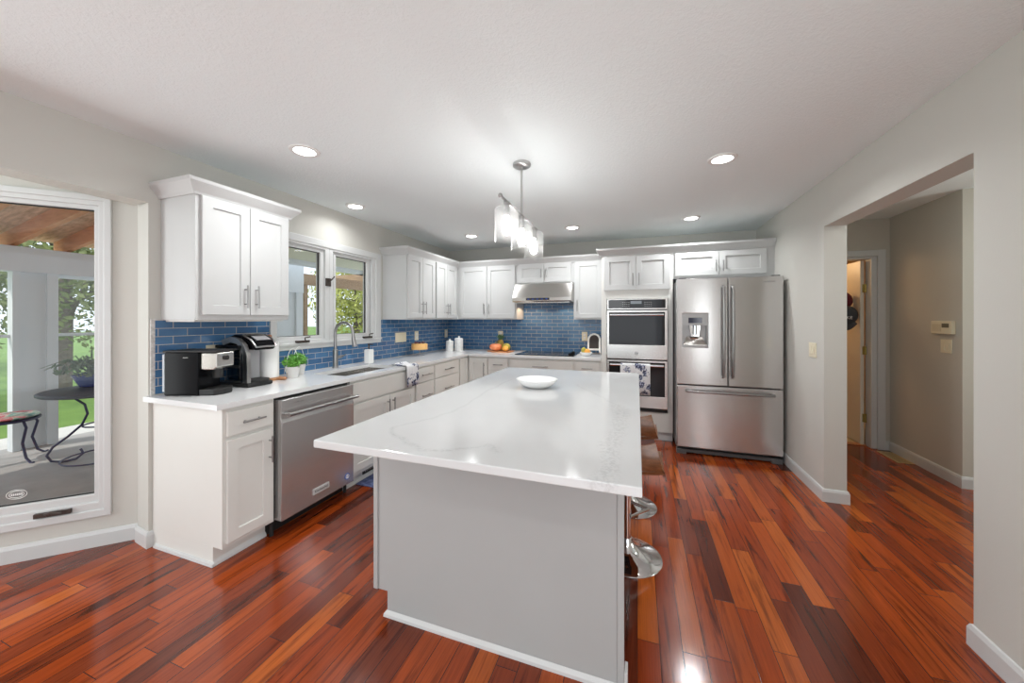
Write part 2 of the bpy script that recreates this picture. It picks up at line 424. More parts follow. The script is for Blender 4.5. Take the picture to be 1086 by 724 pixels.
def pull(parent, c, N, length, vertical=True, r=.0055, stand=.03):
    c, N = Vector(c), Vector(N); ax = Vector((0, 0, 1)) if vertical else Vector((-N.y, N.x, 0))
    m = MB(); a = c + N * stand
    m.cyl(a - ax * length / 2, a + ax * length / 2, r, 10)
    for k in (-.32, .32): m.cyl(c + ax * length * k, a + ax * length * k, r * .75, 8)
    return obj('handle', m, NICKEL, parent, smooth=True)
def door(parent, O, U, N, w, h, m, hx=None, hz=None, hl=.15, horizontal=False, name='door', rail=.058):
    d = obj(name, MB().shaker(O, U, N, w, h, rail=rail), m, parent)
    if hx is not None: pull(d, Vector(O) + Vector(U) * hx + Vector((0, 0, hz)) + Vector(N) * .02, N, hl, not horizontal)
    return d
def slab(parent, O, U, N, w, h, m, hl=.14, handle=True, name='drawer'):
    d = obj(name, MB().obox(O, U, N, 0, w, 0, .02, 0, h), m, parent, bevel=.003)
    if handle: pull(d, Vector(O) + Vector(U) * w / 2 + Vector((0, 0, h / 2)) + Vector(N) * .02, N, hl, False)
    return d

# ================================================================== SETTING
XL, XR, YB, H = -2.79, 1.335, 5.0, 2.44
struct('floor', MB().box(-3.95, 4.3, -3.7, 4.985, -.06, 0), FLOOR)
struct('ceiling', MB().box(-3.95, 4.3, -3.7, 5.12, H, H + .12), CEIL)
K0 = Vector((-2.975, 1.362, 0)); UB = Vector((-.70711, -.70711, 0)); NB = Vector((.70711, -.70711, 0))
# left wall: kitchen part with the sink window hole, header over the bay opening
m = MB()
m.box(-2.94, XL, 1.36, 2.10, 0, H); m.box(-2.94, XL, 3.37, 5.12, 0, H); m.box(-2.94, XL, 2.10, 3.37, 0, 1.13); m.box(-2.94, XL, 2.10, 3.37, 2.10, H)
m.prism([(XL, 1.325), (XL, 1.36), (-2.975, 1.362), (-2.95, 1.35)], 'z', 0, H)
m.box(-2.94, XL, -1.7, 1.325, 2.084, H); m.box(-2.94, XL, -3.7, -1.7, 0, H)
struct('wall_left', m, WALL)
# bay: angled wall (with window), outer wall, far angled wall
BW = dict(u0=.20, u1=1.00, z0=.315, z1=2.043)
m = MB()
m.obox(K0, UB, NB, 0, .13, -.14, 0, 0, H); m.obox(K0, UB, NB, 1.06, 1.12, -.14, 0, 0, H)
m.obox(K0, UB, NB, .13, 1.06, -.14, 0, 0, .20); m.obox(K0, UB, NB, .13, 1.06, -.14, 0, 2.10, H)
P1 = K0 + UB * 1.12
m.box(P1.x - .14, P1.x, -.9 + .0, P1.y - .12, 0, .3); m.box(P1.x - .14, P1.x, -1.56, P1.y, 2.1, H)
m.box(P1.x - .14, P1.x, -1.7, -1.3, 0, H); m.box(P1.x - .14, P1.x, -1.3, -.9, 0, .3); m.box(P1.x - .14, P1.x, P1.y - .12, P1.y, 0, 2.1)
m.box(P1.x, -2.94, -1.84, -1.7, 0, H)
struct('wall_bay', m, WALL)
struct('wall_back', MB().box(-2.94, 1.475, YB, YB + .12, 0, H), WALL)
m = MB()
m.box(XR, 1.475, 3.352, YB, 0, H); m.box(XR, 1.475, 2.066, 3.352, 2.08, H); m.box(XR, 1.475, .05, 2.066, 0, H); m.box(XR, 1.475, -3.7, -1.55, 0, H); m.box(XR, 1.475, -1.55, .05, 0, .3); m.box(XR, 1.475, -1.55, .05, 2.1, H)
struct('wall_right', m, WALL)
# hall beyond the opening
m = MB()
m.box(2.505, 4.3, 3.98, 4.875, 0, H)
m.box(1.475, 1.56, 4.875, 4.985, 0, H); m.box(2.40, 2.505, 4.875, 4.985, 0, H); m.box(1.56, 2.40, 4.875, 4.985, 2.045, H)
struct('wall_hall', m, m_noisy('hall_paint', (.50, .475, .42), (.51, .485, .43), 3, .8))
m = MB(); m.box(4.2, 4.3, 1.3, 3.98, 0, H); m.box(1.475, 4.3, 1.2, 1.3, 0, H)
struct('wall_hall_far', m, WALL)
m = MB()
m.box(-3.95, -2.55, -3.8, -3.7, 0, H); m.box(.75, 1.475, -3.8, -3.7, 0, H); m.box(-2.55, .75, -3.8, -3.7, 0, .35); m.box(-2.55, .75, -3.8, -3.7, 2.3, H)
struct('wall_rear', m, WALL)
# room behind the hall door
m = MB(); m.box(1.36, 1.46, 5.12, 7.6, 0, H); m.box(3.6, 3.7, 4.985, 7.6, 0, H); m.box(1.36, 3.7, 7.6, 7.7, 0, H); m.box(1.36, 3.7, 5.12, 7.7, H, H + .1)
struct('wall_room', m, mat('tan_paint', (.62, .46, .26), .8))
struct('floor', MB().box(1.36, 3.7, 4.985, 7.7, -.06, -.004), m_noisy('beige_vinyl', (.50, .42, .26), (.58, .50, .33), 14, .5))
struct('trim_threshold', MB().box(1.56, 2.40, 4.96, 5.02, -.003, .012), WOODL, bevel=.004)

# baseboards
BBP = [(0, 0), (.014, 0), (.014, .075), (.008, .092), (0, .095)]
def bb(name, path):
    return struct(name, MB().sweep(path, BBP), TRIM)
A = K0 + UB * 1.1
bb('baseboard_left', [(A.x, A.y), (K0.x, K0.y - .002), (-2.93, 1.343), (XL, 1.325), (XL, 1.345)])
bb('baseboard_right', [(XR, 4.02 + .93), (XR, 3.352), (1.475, 3.352), (1.475, 4.875)])
bb('baseboard_pillar', [(1.475, 1.9), (1.475, 2.066), (XR, 2.066), (XR, -3.6)])
bb('baseboard_hall', [(2.462, 4.875), (2.505, 4.875), (2.505, 3.98), (4.2, 3.98)])

# hall door casing and open door leaf
m = MB()
m.box(2.40, 2.465, 4.855, 4.875, 0, 2.11); m.box(1.495, 1.56, 4.855, 4.875, 0, 2.11); m.box(1.56, 2.40, 4.855, 4.875, 2.045, 2.11)
m.box(2.352, 2.40, 4.875, 4.985, 0, 2.045); m.box(1.56, 1.585, 4.875, 4.985, 0, 2.045); m.box(1.585, 2.352, 4.875, 4.985, 2.02, 2.045)
d1 = struct('door_1', m, TRIM, bevel=.003)
leaf = obj('door_leaf', MB().box(2.302, 2.334, 4.965, 5.76, .012, 2.015), m_noisy('door_paint', (.66, .60, .50), (.70, .64, .54), 2, .4), d1, bevel=.002)
m = MB()
for z in (1.712, 1.035, .30):
    m.cyl((2.342, 4.955, z - .045), (2.342, 4.955, z + .045), .007, 8); m.box(2.318, 2.351, 4.958, 4.964, z - .045, z + .045)
obj('hinge', m, BRASS, leaf)

# bay window
wn = struct('window_1', MB().ring(K0, UB, NB, (.116, 1.084, .18, 2.13), (.150, 1.05, .225, 2.095), 0, .018), TRIM, bevel=.004)
obj('frame', MB().ring(K0, UB, NB, (.145, 1.055, .215, 2.10), (.175, 1.025, .27, 2.068), -.05, .008), TRIM, wn, bevel=.004)
obj('sash', MB().ring(K0, UB, NB, (.170, 1.03, .262, 2.072), (.20, 1.0, .315, 2.043), -.06, -.006), TRIM, wn, bevel=.005)
obj('gasket', MB().ring(K0, UB, NB, (.198, 1.002, .313, 2.045), (.203, .997, .318, 2.038), -.04, -.022), BLKM, wn)
gl = obj('pane', MB().obox(K0, UB, NB, .195, 1.005, -.034, -.029, .31, 2.047), GLASS, wn)
m = MB(); cO = K0 + UB * .36
m.obox(cO, UB, NB, -.075, .075, .008, .026, .232, .258); m.tube([cO + UB * .03 + NB * .026 + Vector((0, 0, .25)), cO + NB * .045 + Vector((0, 0, .262)), cO - UB * .05 + NB * .05 + Vector((0, 0, .252))], .006, 8)
obj('crank', m, BRONZE, wn, bevel=.004)
m = MB(); sO = K0 + UB * .525 + NB * -.0275 + Vector((0, 0, .372))
for r in (1., .72):
    m.tube([sO + UB * .04 * r * math.cos(q) + Vector((0, 0, .026 * r * math.sin(q))) for q in [2 * PI * k / 24 for k in range(24)]], .0016, 4, closed=True)
for k in range(6): m.obox(sO, UB, NB, -.022 + k * .0078, -.0175 + k * .0078, -.001, .001, -.006, .006)
obj('sticker', m, WHITEP, wn)

# sink window
O2 = Vector((XL, 0, 0))
def wr(mb, o, i, n0, n1): return mb.ring(O2, YP, XP, o, i, n0, n1)
wn = struct('window_2', wr(MB(), (2.075, 3.389, 1.113, 2.115), (2.125, 3.30, 1.175, 2.05), 0, .022), TRIM, bevel=.005)
obj('sill', MB().box(XL, XL + .032, 2.075, 3.389, 1.150, 1.172), TRIM, wn, bevel=.004)
obj('frame', wr(wr(MB(), (2.11, 2.665, 1.165, 2.06), (2.13, 2.615, 1.195, 2.03), -.06, .014), (2.665, 3.31, 1.165, 2.06), (2.71, 3.24, 1.195, 2.03), -.06, .014), TRIM, wn, bevel=.004)
for a, b in ((2.15, 2.575), (2.76, 3.185)):
    sa = obj('sash', wr(MB(), (a - .03, b + .045, 1.185, 2.04), (a, b, 1.228, 1.998), -.06, -.004), TRIM, wn, bevel=.004)
    obj('gasket', wr(MB(), (a - .001, b + .001, 1.227, 1.999), (a + .005, b - .005, 1.232, 1.994), -.036, -.022), BLKM, sa)
    obj('pane', MB().box(XL - .034, XL - .029, a - .004, b + .004, 1.224, 2.002), GLASS, sa)
for yc in (2.36, 3.16):
    m = MB(); m.box(XL + .014, XL + .045, yc - .06, yc + .06, 1.172, 1.192); m.tube([(XL + .04, yc + .02, 1.19), (XL + .055, yc, 1.215), (XL + .06, yc + .05, 1.222)], .006, 8)
    obj('crank', m, BRONZE, wn, bevel=.004)
m = MB(); m.box(XL + .014, XL + .024, 2.615, 2.675, 1.69, 1.765); m.tube([(XL + .024, 2.645, 1.73), (XL + .045, 2.66, 1.75), (XL + .05, 2.69, 1.785)], .007, 8)
obj('lock_lever', m, BRONZE, wn, bevel=.003)

# crown trim along the cabinet runs
CRP = [(0, 2.118), (.012, 2.118), (.018, 2.132), (.058, 2.182), (.062, 2.202), (0, 2.202)]
struct('trim_1', MB().sweep([(XL + .001, 3.44), (-2.465, 3.44), (-2.465, 4.665), (-.405, 4.665)], [(a, z - .006) for a, z in CRP]), CAB)
struct('trim_2', MB().sweep([(-.405, 4.99), (-.405, 4.385), (XR - .001, 4.385)], CRP), CAB)

# tiled backsplash
bs = MB(); bs.box(XL, XL + .009, 1.352, 2.074, .9151, 1.371); bs.box(XL, XL + .009, 2.074, 3.391, .9151, 1.112); bs.box(XL, XL + .009, 3.391, 4.982, .9151, 1.371)
struct('trim_3', bs, TILEL)
bs = MB(); bs.box(XL + .0, -.406, YB - .010, YB - .001, .9151, 1.371); bs.box(-1.56, -.79, YB - .010, YB - .001, 1.371, 1.64)
struct('trim_4', bs, TILEB)
struct('trim_5', MB().box(XL, XL + .011, 1.332, 1.352, .9151, 1.379).box(XL, XL + .010, 1.352, 2.074, 1.3711, 1.381), GROUT)

# ================================================================== PORCH AND GARDEN
PZ = -.10
DECK = m_noisy('porch_concrete', (.36, .35, .34), (.48, .465, .45), 3, .8)
PW = m_noisy('porch_white', (.70, .74, .76), (.76, .80, .82), 2, .6)
struct('floor', MB().box(-6.78, -2.95, -6, 8, PZ - .1, PZ), DECK)
struct('trim_porch', MB().obox(K0, UB, NB, -.2, 1.3, -.60, -.18, PZ, PZ + .012), m_noisy('tan_board', (.36, .27, .17), (.46, .36, .24), 5, .7))
m = MB(); m.box(-6.70, -6.52, -6, 5.6, 1.91, 2.19)
m.box(-6.70, -6.52, 3.7, 5.6, 2.1901, 2.47)
struct('beam_porch', m, PW)
m = MB()
for a, b, x in ((1.935, 1.99, -6.54), (1.99, 2.185, -6.58), (2.185, 2.27, -6.54), (4.95, 5.15, -6.54), (5.15, 5.45, -6.58), (5.45, 5.60, -6.54), (-.9, -.6, -6.55), (-3.6, -3.3, -6.55)):
    m.box(-6.66, x, a, b, PZ, 1.909)
struct('wall_porch', m, PW)
m = MB(); m.box(-6.64, -6.60, -6, 1.934, 1.17, 1.205); m.box(-6.64, -6.60, 2.271, 4.949, 1.17, 1.205); m.box(-6.63, -6.59, 2.271, 4.949, 1.87, 1.909)
struct('trim_screen', m, PW)
# wooden roof deck with rafters (slopes up to the house), cream soffit over the far half
RB = m_noisy('roof_boards', (.50, .28, .15), (.90, .62, .40), 7, .8, (1.0, 4, 1))
RF = m_noisy('rafter_wood', (.62, .26, .11), (.78, .38, .18), 4, .7, (1, 8, 8))
def zr(x): return 2.235 + (x + 6.6) * .16
m = MB(); m.hexa([(-6.9, -6, zr(-6.9) + .14), (-2.94, -6, zr(-2.94) + .14), (-2.94, 3.6, zr(-2.94) + .14), (-6.9, 3.6, zr(-6.9) + .14), (-6.9, -6, zr(-6.9) + .2), (-2.94, -6, zr(-2.94) + .2), (-2.94, 3.6, zr(-2.94) + .2), (-6.9, 3.6, zr(-6.9) + .2)])
rf = struct('roof', m, RB)
for k in range(14):
    y = -1.37 + k * .413
    x0, x1 = -6.88, -2.96
    obj('rafter', MB().hexa([(x0, y, zr(x0) - .03), (x1, y, zr(x1) - .03), (x1, y + .05, zr(x1) - .03), (x0, y + .05, zr(x0) - .03), (x0, y, zr(x0) + .139), (x1, y, zr(x1) + .139), (x1, y + .05, zr(x1) + .139), (x0, y + .05, zr(x0) + .139)]), RF, rf)
struct('ceiling_porch', MB().box(-5.9, -2.95, 3.62, 6.6, 2.47, 2.53), mat('cream_soffit', (.72, .72, .58), .8))
struct('beam_soffit', MB().box(-6.15, -5.9, 3.62, 6.9, 2.40, 2.56).box(-6.15, -2.95, 6.6, 6.9, 2.40, 2.56), PW)
m = MB(); m.box(-6.68, -6.54, 5.62, 10, 2.10, 2.32)
for k in range(9): m.box(-7.4, -4.6, 7.0 + k * .42, 7.06 + k * .42, 2.32, 2.46)
m.box(-6.64, -6.57, 5.66, 5.74, PZ, 2.1); m.box(-6.68, -6.54, 9.86, 10.0, PZ, 2.1)
pg = obj('pergola', m, m_noisy('pergola_wood', (.30, .20, .12), (.46, .32, .20), 4, .7, (1, 8, 8))); tag(pg, 'brown timber pergola with slatted top outside the sink window', 'pergola')
GR = m_noisy('lawn', (.10, .20, .035), (.19, .31, .06), 1.4, .9, bump=.2)
struct('ground', MB().box(-70, -6.78, -50, 60, -.42, -.32), GR)
struct('path', MB().box(-8.4, -6.79, -6, 12, -.32, -.30), m_noisy('pale_paving', (.62, .60, .56), (.70, .68, .64), 3, .8))
TREEC = [((.13, .17, .05), (.30, .33, .12)), ((.09, .16, .04), (.24, .34, .08)), ((.30, .34, .08), (.52, .54, .14))]
BARK = m_noisy('bark', (.12, .09, .07), (.24, .19, .15), 8, .9)
def tree(label, x, y, h, R, kind, n=1500, leaf=.16):
    t = thing('tree', label, 'tree', (x, y, -.32), 0, 'garden trees beyond the porch')
    m = MB(); m.tube([(0, 0, 0), (.05, .04, h * .35), (-.03, .1, h * .7)], [h * .035, h * .026, h * .01], 8)
    for q in range(5):
        a = q * 1.3; m.tube([(.03, .05, h * (.3 + .08 * q)), (math.cos(a) * R * .5, math.sin(a) * R * .5, h * (.5 + .08 * q))], [h * .012, h * .004], 6)
    obj('trunk', m, BARK, t, world=False, smooth=True)
    m = MB(); m.leaves((0, 0, h * .6), (R, R, h * .42), n, leaf, shell=.35)
    obj('foliage', m, m_noisy('tree_leaf_%d' % kind, *TREEC[kind], 6, .6), t, world=False, fixn=False)
tree('olive green tree filling the bay window beside the white porch post', -12.0, 4.2, 5.0, 2.0, 0, 4200, .085)
tree('sparse tree seen at the far left edge of the bay window', -14.0, -.6, 5.0, 2.4, 0, 3200, .09)
tree('thin tree beyond the lawn behind the blue planter', -17.5, 8.4, 6.0, 2.8, 0, 4200, .10)
tree('wide shrub-like tree at the far end of the lawn', -22.5, 3.5, 6.0, 3.6, 0, 4200, .12)
tree('bright yellow green tree behind the faucet in the sink window', -9.2, 9.9, 4.2, 1.45, 2, 4200, .075)
tree('green tree filling the far pane of the sink window', -9.6, 13.6, 5.4, 1.9, 1, 4600, .085)
tree('leafy tree between the porch post and the window mullion', -12.6, 8.9, 4.6, 1.6, 2, 3600, .08)
tree('dark tree standing behind the pergola slats', -13.6, 18.0, 7.0, 3.0, 1, 4200, .13)
# porch furniture
IRON = mat('blue_black_iron', (.025, .03, .085), .4, .3)
t = thing('bistro_table', 'round dark iron bistro table with scrolled legs on the porch', 'table', (-5.41, 2.20, PZ))
m = MB(); m.lathe([(.02, .705), (.44, .705), (.455, .715), (.455, .735), (.44, .742), (.02, .742)], n=40); obj('tabletop', m, m_noisy('iron_mesh', (.06, .07, .10), (.14, .15, .18), 90, .5, metal=.3), t, world=False)
for k in range(3):
    a = math.radians(232 + 120 * k); ux, uy = math.cos(a), math.sin(a)
    prof = [(.33, .70), (.22, .66), (.14, .58), (.12, .48), (.16, .37), (.26, .26), (.36, .17), (.40, .09), (.37, .03), (.29, .006), (.20, .02), (.15, .07), (.17, .12)]
    obj('leg', MB().tube([(ux * r, uy * r, z) for r, z in prof], .011, 8), IRON, t, world=False, smooth=True)
obj('brace_ring', MB().tube([(.15 * math.cos(q), .15 * math.sin(q), .36) for q in [2 * PI * k / 24 for k in range(24)]], .008, 6, closed=True), IRON, t, world=False, smooth=True)
obj('foot_ring', MB().tube([(.30 * math.cos(q), .30 * math.sin(q), .022) for q in [2 * PI * k / 28 for k in range(28)]], .008, 6, closed=True), IRON, t, world=False, smooth=True)
t = thing('planter', 'blue ceramic planter with a trailing plant on the bistro table', 'planter', (-5.62, 2.20, PZ + .743))
obj('pot', MB().lathe([(.075, 0), (.10, .01), (.145, .10), (.16, .135), (.152, .14), (.13, .11), (.02, .10)], n=32), mat('cobalt_glaze', (.02, .045, .22), .2), t, world=False, smooth=True)
m = MB()
for k in range(26):
    a = random.uniform(0, 6.28); L = random.uniform(.2, .42); h = random.uniform(.08, .26)
    m.tube([(0, 0, .13), (math.cos(a) * L * .5, math.sin(a) * L * .5, .13 + h), (math.cos(a) * L, math.sin(a) * L, .12 + h * .6)], [.004, .006, .002], 5)
m.leaves((0, 0, .22), (.30, .30, .11), 240, .035)
obj('foliage', m, m_noisy('succulent', (.05, .10, .04), (.13, .20, .08), 12, .5), t, world=False, fixn=False)
t = thing('patio_chair', 'dark scrolled iron patio chair with a floral seat pad', 'chair', (-6.17, 1.78, PZ), math.radians(60))
obj('seat', MB().lathe([(.02, .42), (.22, .42), (.23, .43), (.23, .445), (.02, .445)], n=28), IRON, t, world=False)
def m_pad():
    m = mat('floral_pad', (.5, .3, .3), .9); q = NT(m); n = q.noise(q.coord(), 9, 3, .5, 1.)
    q.col(q.ramp(n, [(.30, (.05, .22, .22)), (.42, (.30, .45, .38)), (.5, (.6, .55, .5)), (.58, (.60, .10, .12)), (.7, (.55, .25, .35))])); return m
obj('seat_pad', MB().lathe([(.02, .446), (.20, .446), (.225, .465), (.20, .485), (.02, .49)], n=28), m_pad(), t, world=False, smooth=True)
for sx, sy in ((1, 1), (1, -1), (-1, 1), (-1, -1)):
    obj('leg', MB().tube([(.15 * sx, .15 * sy, .42), (.17 * sx, .17 * sy, .36), (.14 * sx, .14 * sy, .2), (.17 * sx, .17 * sy, .05), (.21 * sx, .21 * sy, .0), (.23 * sx, .23 * sy, .008)], .011, 8), IRON, t, world=False, smooth=True)
m = MB(); m.tube([(-.2, -.18, .43), (-.25, -.19, .7), (-.28, -.12, .86), (-.285, 0, .9), (-.28, .12, .86), (-.25, .19, .7), (-.2, .18, .43)], .011, 8)
m.tube([(-.21, 0, .44), (-.26, -.08, .6), (-.27, 0, .72), (-.26, .08, .6), (-.21, 0, .44)], .008, 6)
obj('backrest', m, IRON, t, world=False, smooth=True)

# ================================================================== CABINETS
WC = XL + .0005
def upper_body(t, x0, x1, y0, y1, z0=1.372, z1=2.133): return obj('body', MB().box(x0, x1, y0, y1, z0, z1), CAB, t, bevel=.002)
# wall cabinet over the coffee makers
t = thing('wall_cabinet', 'white two-door wall cabinet above the coffee makers, apart from the others', 'cabinet', (-2.63, 1.68, 1.385))
upper_body(t, WC, -2.465, 1.385, 1.985)
door(t, (-2.465, 1.412, 1.405), YP, XP, .279, .712, CAB, .245, .12); door(t, (-2.465, 1.695, 1.405), YP, XP, .279, .712, CAB, .034, .12)
obj('crown', MB().sweep([(WC, 1.385), (-2.465, 1.385), (-2.465, 1.985), (WC, 1.985)], [(a, z + .0) for a, z in CRP]), CAB, t)
obj('light_rail', MB().box(WC + .02, -2.50, 1.40, 1.97, 1.362, 1.3715), CABB, t)
# corner run
t = thing('wall_cabinet', 'white two-door wall cabinet just beyond the sink window', 'cabinet', (-2.63, 3.74, 1.372))
upper_body(t, WC, -2.465, 3.44, 4.042)
door(t, (-2.465, 3.457, 1.39), YP, XP, .282, .722, CAB, .25, .12); door(t, (-2.465, 3.743, 1.39), YP, XP, .282, .722, CAB, .032, .12)
t = thing('wall_cabinet', 'white narrow-looking two-door wall cabinet on the window wall, touching the corner', 'cabinet', (-2.63, 4.35, 1.372))
upper_body(t, WC, -2.465, 4.0425, 4.99)
door(t, (-2.465, 4.06, 1.39), YP, XP, .272, .722, CAB, .24, .12); door(t, (-2.465, 4.336, 1.39), YP, XP, .272, .722, CAB, .032, .12)
YU = 4.665
t = thing('wall_cabinet', 'white two-door wall cabinet above the pumpkin, between corner and range hood', 'cabinet', (-2.0, 4.83, 1.372))
upper_body(t, -2.464, -1.563, YU, 4.99)
door(t, (-2.415, YU, 1.39), XP, YN, .415, .722, CAB, .38, .13); door(t, (-1.995, YU, 1.39), XP, YN, .415, .722, CAB, .035, .13)
t = thing('wall_cabinet', 'short white two-door cabinet directly above the range hood', 'cabinet', (-1.17, 4.83, 1.85))
upper_body(t, -1.5625, -.7805, YU, 4.99, 1.845)
door(t, (-1.535, YU, 1.868), XP, YN, .361, .248, CAB, .328, .115, .12); door(t, (-1.17, YU, 1.868), XP, YN, .361, .248, CAB, .033, .115, .12)
t = thing('wall_cabinet', 'white single-door wall cabinet between the range hood and the ovens', 'cabinet', (-.6, 4.83, 1.372))
upper_body(t, -.78, -.406, YU, 4.99)
door(t, (-.76, YU, 1.39), XP, YN, .335, .722, CAB, .03, .16)
# oven tower
YO = 4.385
t = thing('oven_cabinet', 'tall white cabinet that houses the double oven', 'cabinet', (0, 4.7, 0))
m = MB(); m.box(-.405, -.345, YO, 4.99, .1, 2.133); m.box(.325, .374, YO, 4.99, .1, 2.133)
m.box(-.345, .325, YO, 4.99, 1.617, 2.133); m.box(-.345, .325, YO, 4.99, .1, .318); m.box(-.345, .325, 4.96, 4.99, .318, 1.617)
obj('body', m, CABB, t)
obj('plinth', MB().box(-.405, .374, YO + .035, 4.99, 0, .0995), TRIM, t)
door(t, (-.372, YO, 1.714), XP, YN, .353, .394, CAB, .322, .12, .14, rail=.062); door(t, (-.015, YO, 1.714), XP, YN, .359, .394, CAB, .031, .12, .14, rail=.062)
t = thing('bridge_cabinet', 'wide low white two-door cabinet over the refrigerator', 'cabinet', (.85, 4.7, 1.83))
obj('body', MB().box(.3745, XR - .001, YO, 4.99, 1.825, 2.133), CAB, t)
door(t, (.396, YO, 1.852), XP, YN, .430, .258, CAB, .40, .095, .12); door(t, (.830, YO, 1.852), XP, YN, .432, .258, CAB, .032, .095, .12)

# base cabinets, window side
XF = -2.165; TOE = -2.24
def base_left(name, label, y0, y1, toe=True, hollow=False, m=CABB):
    t = thing(name, label, 'cabinet', (-2.45, (y0 + y1) / 2, 0))
    b = MB()
    if hollow:
        b.box(XF - .02, XF, y0, y1, .105, .884); b.box(WC, XF - .02, y0, y0 + .018, .105, .884); b.box(WC, XF - .02, y1 - .018, y1, .105, .884); b.box(WC, XF - .02, y0 + .018, y1 - .018, .105, .123)
    else: b.box(WC, XF, y0, y1, .105, .884)
    obj('body', b, m, t)
    if toe:
        obj('plinth', MB().box(WC, TOE, y0, y1, .0, .1045), m, t)
        obj('shoe_moulding', MB().prism([(TOE, 0), (TOE + .014, 0), (TOE + .012, .014), (TOE, .03)], 'y', y0, y1), TRIM, t)
    return t
t = base_left('base_cabinet', 'white end base cabinet with one drawer and one door, left of the dishwasher', 1.345, 1.642)
slab(t, (XF, 1.362, .722), YP, XP, .262, .137, CABB, .13); door(t, (XF, 1.362, .13), YP, XP, .262, .572, CABB, .237, .45, .16)
obj('end_moulding', MB().prism([(1.345, 0), (1.331, 0), (1.333, .014), (1.345, .02)], 'x', WC + .03, TOE + .014), TRIM, t)
t = base_left('sink_cabinet', 'white sink base cabinet with false front and two doors under the sink', 2.278, 3.146, hollow=True)
slab(t, (XF, 2.284, .702), YP, XP, .845, .160, CABB, handle=False, name='false_front'); door(t, (XF, 2.284, .14), YP, XP, .455, .545, CABB, .425, .44, .15); door(t, (XF, 2.745, .14), YP, XP, .385, .545, CABB, .035, .44, .15)
m = MB(); m.ring((TOE, 0, 0), YP, XP, (2.50, 2.86, .036, .098), (2.515, 2.845, .046, .090), 0, .006)
for k in range(16): m.box(TOE, TOE + .004, 2.52 + k * .02, 2.528 + k * .02, .046, .09)
obj('toe_vent', m, BRONZE, t)
t = base_left('base_cabinet', 'white three-drawer base cabinet right of the sink, behind the draped towel', 3.147, 3.512)
for z, h in ((.712, .150), (.43, .272), (.13, .29)): slab(t, (XF, 3.165, z), YP, XP, .338, h, CABB, .19)
t = base_left('base_cabinet', 'wide white drawer base cabinet below the cake stand', 3.513, 4.11)
for z, h in ((.712, .150), (.43, .272), (.13, .29)): slab(t, (XF, 3.527, z), YP, XP, .568, h, CABB, .21)
t = base_left('corner_cabinet', 'white corner base cabinet with a slim door beside the drawers', 4.111, 4.99)
door(t, (XF, 4.135, .13), YP, XP, .230, .732, CABB, rail=.05)
# base cabinets, back run
YF = 4.37
def base_back(label, x0, x1):
    t = thing('base_cabinet', label, 'cabinet', ((x0 + x1) / 2, 4.7, 0))
    obj('body', MB().box(x0, x1, YF, 4.985, .105, .884), CABB, t); obj('plinth', MB().box(x0, x1, YF + .07, 4.985, 0, .1045), CABB, t)
    return t
t = base_back('white single-door base cabinet below the cutting board, next to the corner', -2.144, -1.858)
door(t, (-2.12, YF, .13), XP, YN, .255, .732, CABB, .215, .58, .19)
t = base_back('slim white drawer base cabinet left of the cooktop', -1.857, -1.556)
for z, h in ((.712, .150), (.43, .272), (.13, .29)): slab(t, (-1.838, YF, z), XP, YN, .265, h, CABB, .13)
t = base_back('wide white drawer base cabinet beneath the cooktop', -1.555, -.727)
for z, h in ((.712, .150), (.43, .272), (.13, .29)): slab(t, (-1.538, YF, z), XP, YN, .795, h, CABB, .20)
t = base_back('white drawer base cabinet between the cooktop and the oven tower', -.726, -.406)
for z, h in ((.712, .150), (.43, .272), (.13, .29)): slab(t, (-.71, YF, z), XP, YN, .288, h, CABB, .13)

# worktop with sink cutout
XE, YE = -2.135, 4.335
SX0, SX1, SY0, SY1 = -2.60, -2.245, 2.312, 2.99
m = MB(); z0, z1 = .885, .915
m.box(WC, XE, 1.30, SY0, z0, z1); m.box(WC, SX0, SY0, SY1, z0, z1); m.box(SX1, XE, SY0, SY1, z0, z1); m.box(WC, XE, SY1, 4.989, z0, z1); m.box(XE, -.4055, YE, 4.989, z0, z1)
o = obj('worktop', m, QUARTZ); bmesh_tmp = None
tag(o, 'white L-shaped quartz worktop running under the window and along the back wall', 'worktop')
t = thing('sink', 'stainless undermount sink set in the worktop below the window', 'sink', (-2.4, 2.65, .70))
m = MB()
m.box(SX0 - .012, SX0, SY0 - .012, SY1 + .012, .70, .884); m.box(SX1, SX1 + .012, SY0 - .012, SY1 + .012, .70, .884)
m.box(SX0, SX1, SY0 - .012, SY0, .70, .884); m.box(SX0, SX1, SY1, SY1 + .012, .70, .884); m.box(SX0 - .012, SX1 + .012, SY0 - .012, SY1 + .012, .69, .70)
obj('basin', m, STEELX, t)
obj('drain', MB().lathe([(.005, .7005), (.045, .7005), (.045, .704), (.03, .702), (.005, .702)], (-2.42, 2.66, 0)), CHROME, t)
obj('grid_bar', MB().box(SX0 + .0005, SX1 - .0005, 2.80, 2.808, .86, .875), STEELX, t)
t = thing('faucet', 'brushed nickel gooseneck faucet standing behind the sink', 'faucet', (-2.70, 2.66, .915))
m = MB(); m.lathe([(.028, 0), (.028, .012), (.024, .016), (.024, .17), (.016, .18)], n=20)
obj('base', m, NICKEL, t, world=False, smooth=True)
arc = [(0, 0, .17), (0, 0, .30)] + [(.095 - .095 * math.cos(q), .0, .335 + .095 * math.sin(q)) for q in [PI * k / 12 for k in range(13)]]
arc = [(x * .98, x * .12, z) for x, y, z in arc] + [(.19, .024, .30)]
obj('neck', MB().tube(arc, .0135, 12), NICKEL, t, world=False, smooth=True)
obj('spray_head', MB().tube([(.19, .024, .30), (.193, .024, .27), (.205, .026, .205)], [.0155, .018, .022], 12), NICKEL, t, world=False, smooth=True)
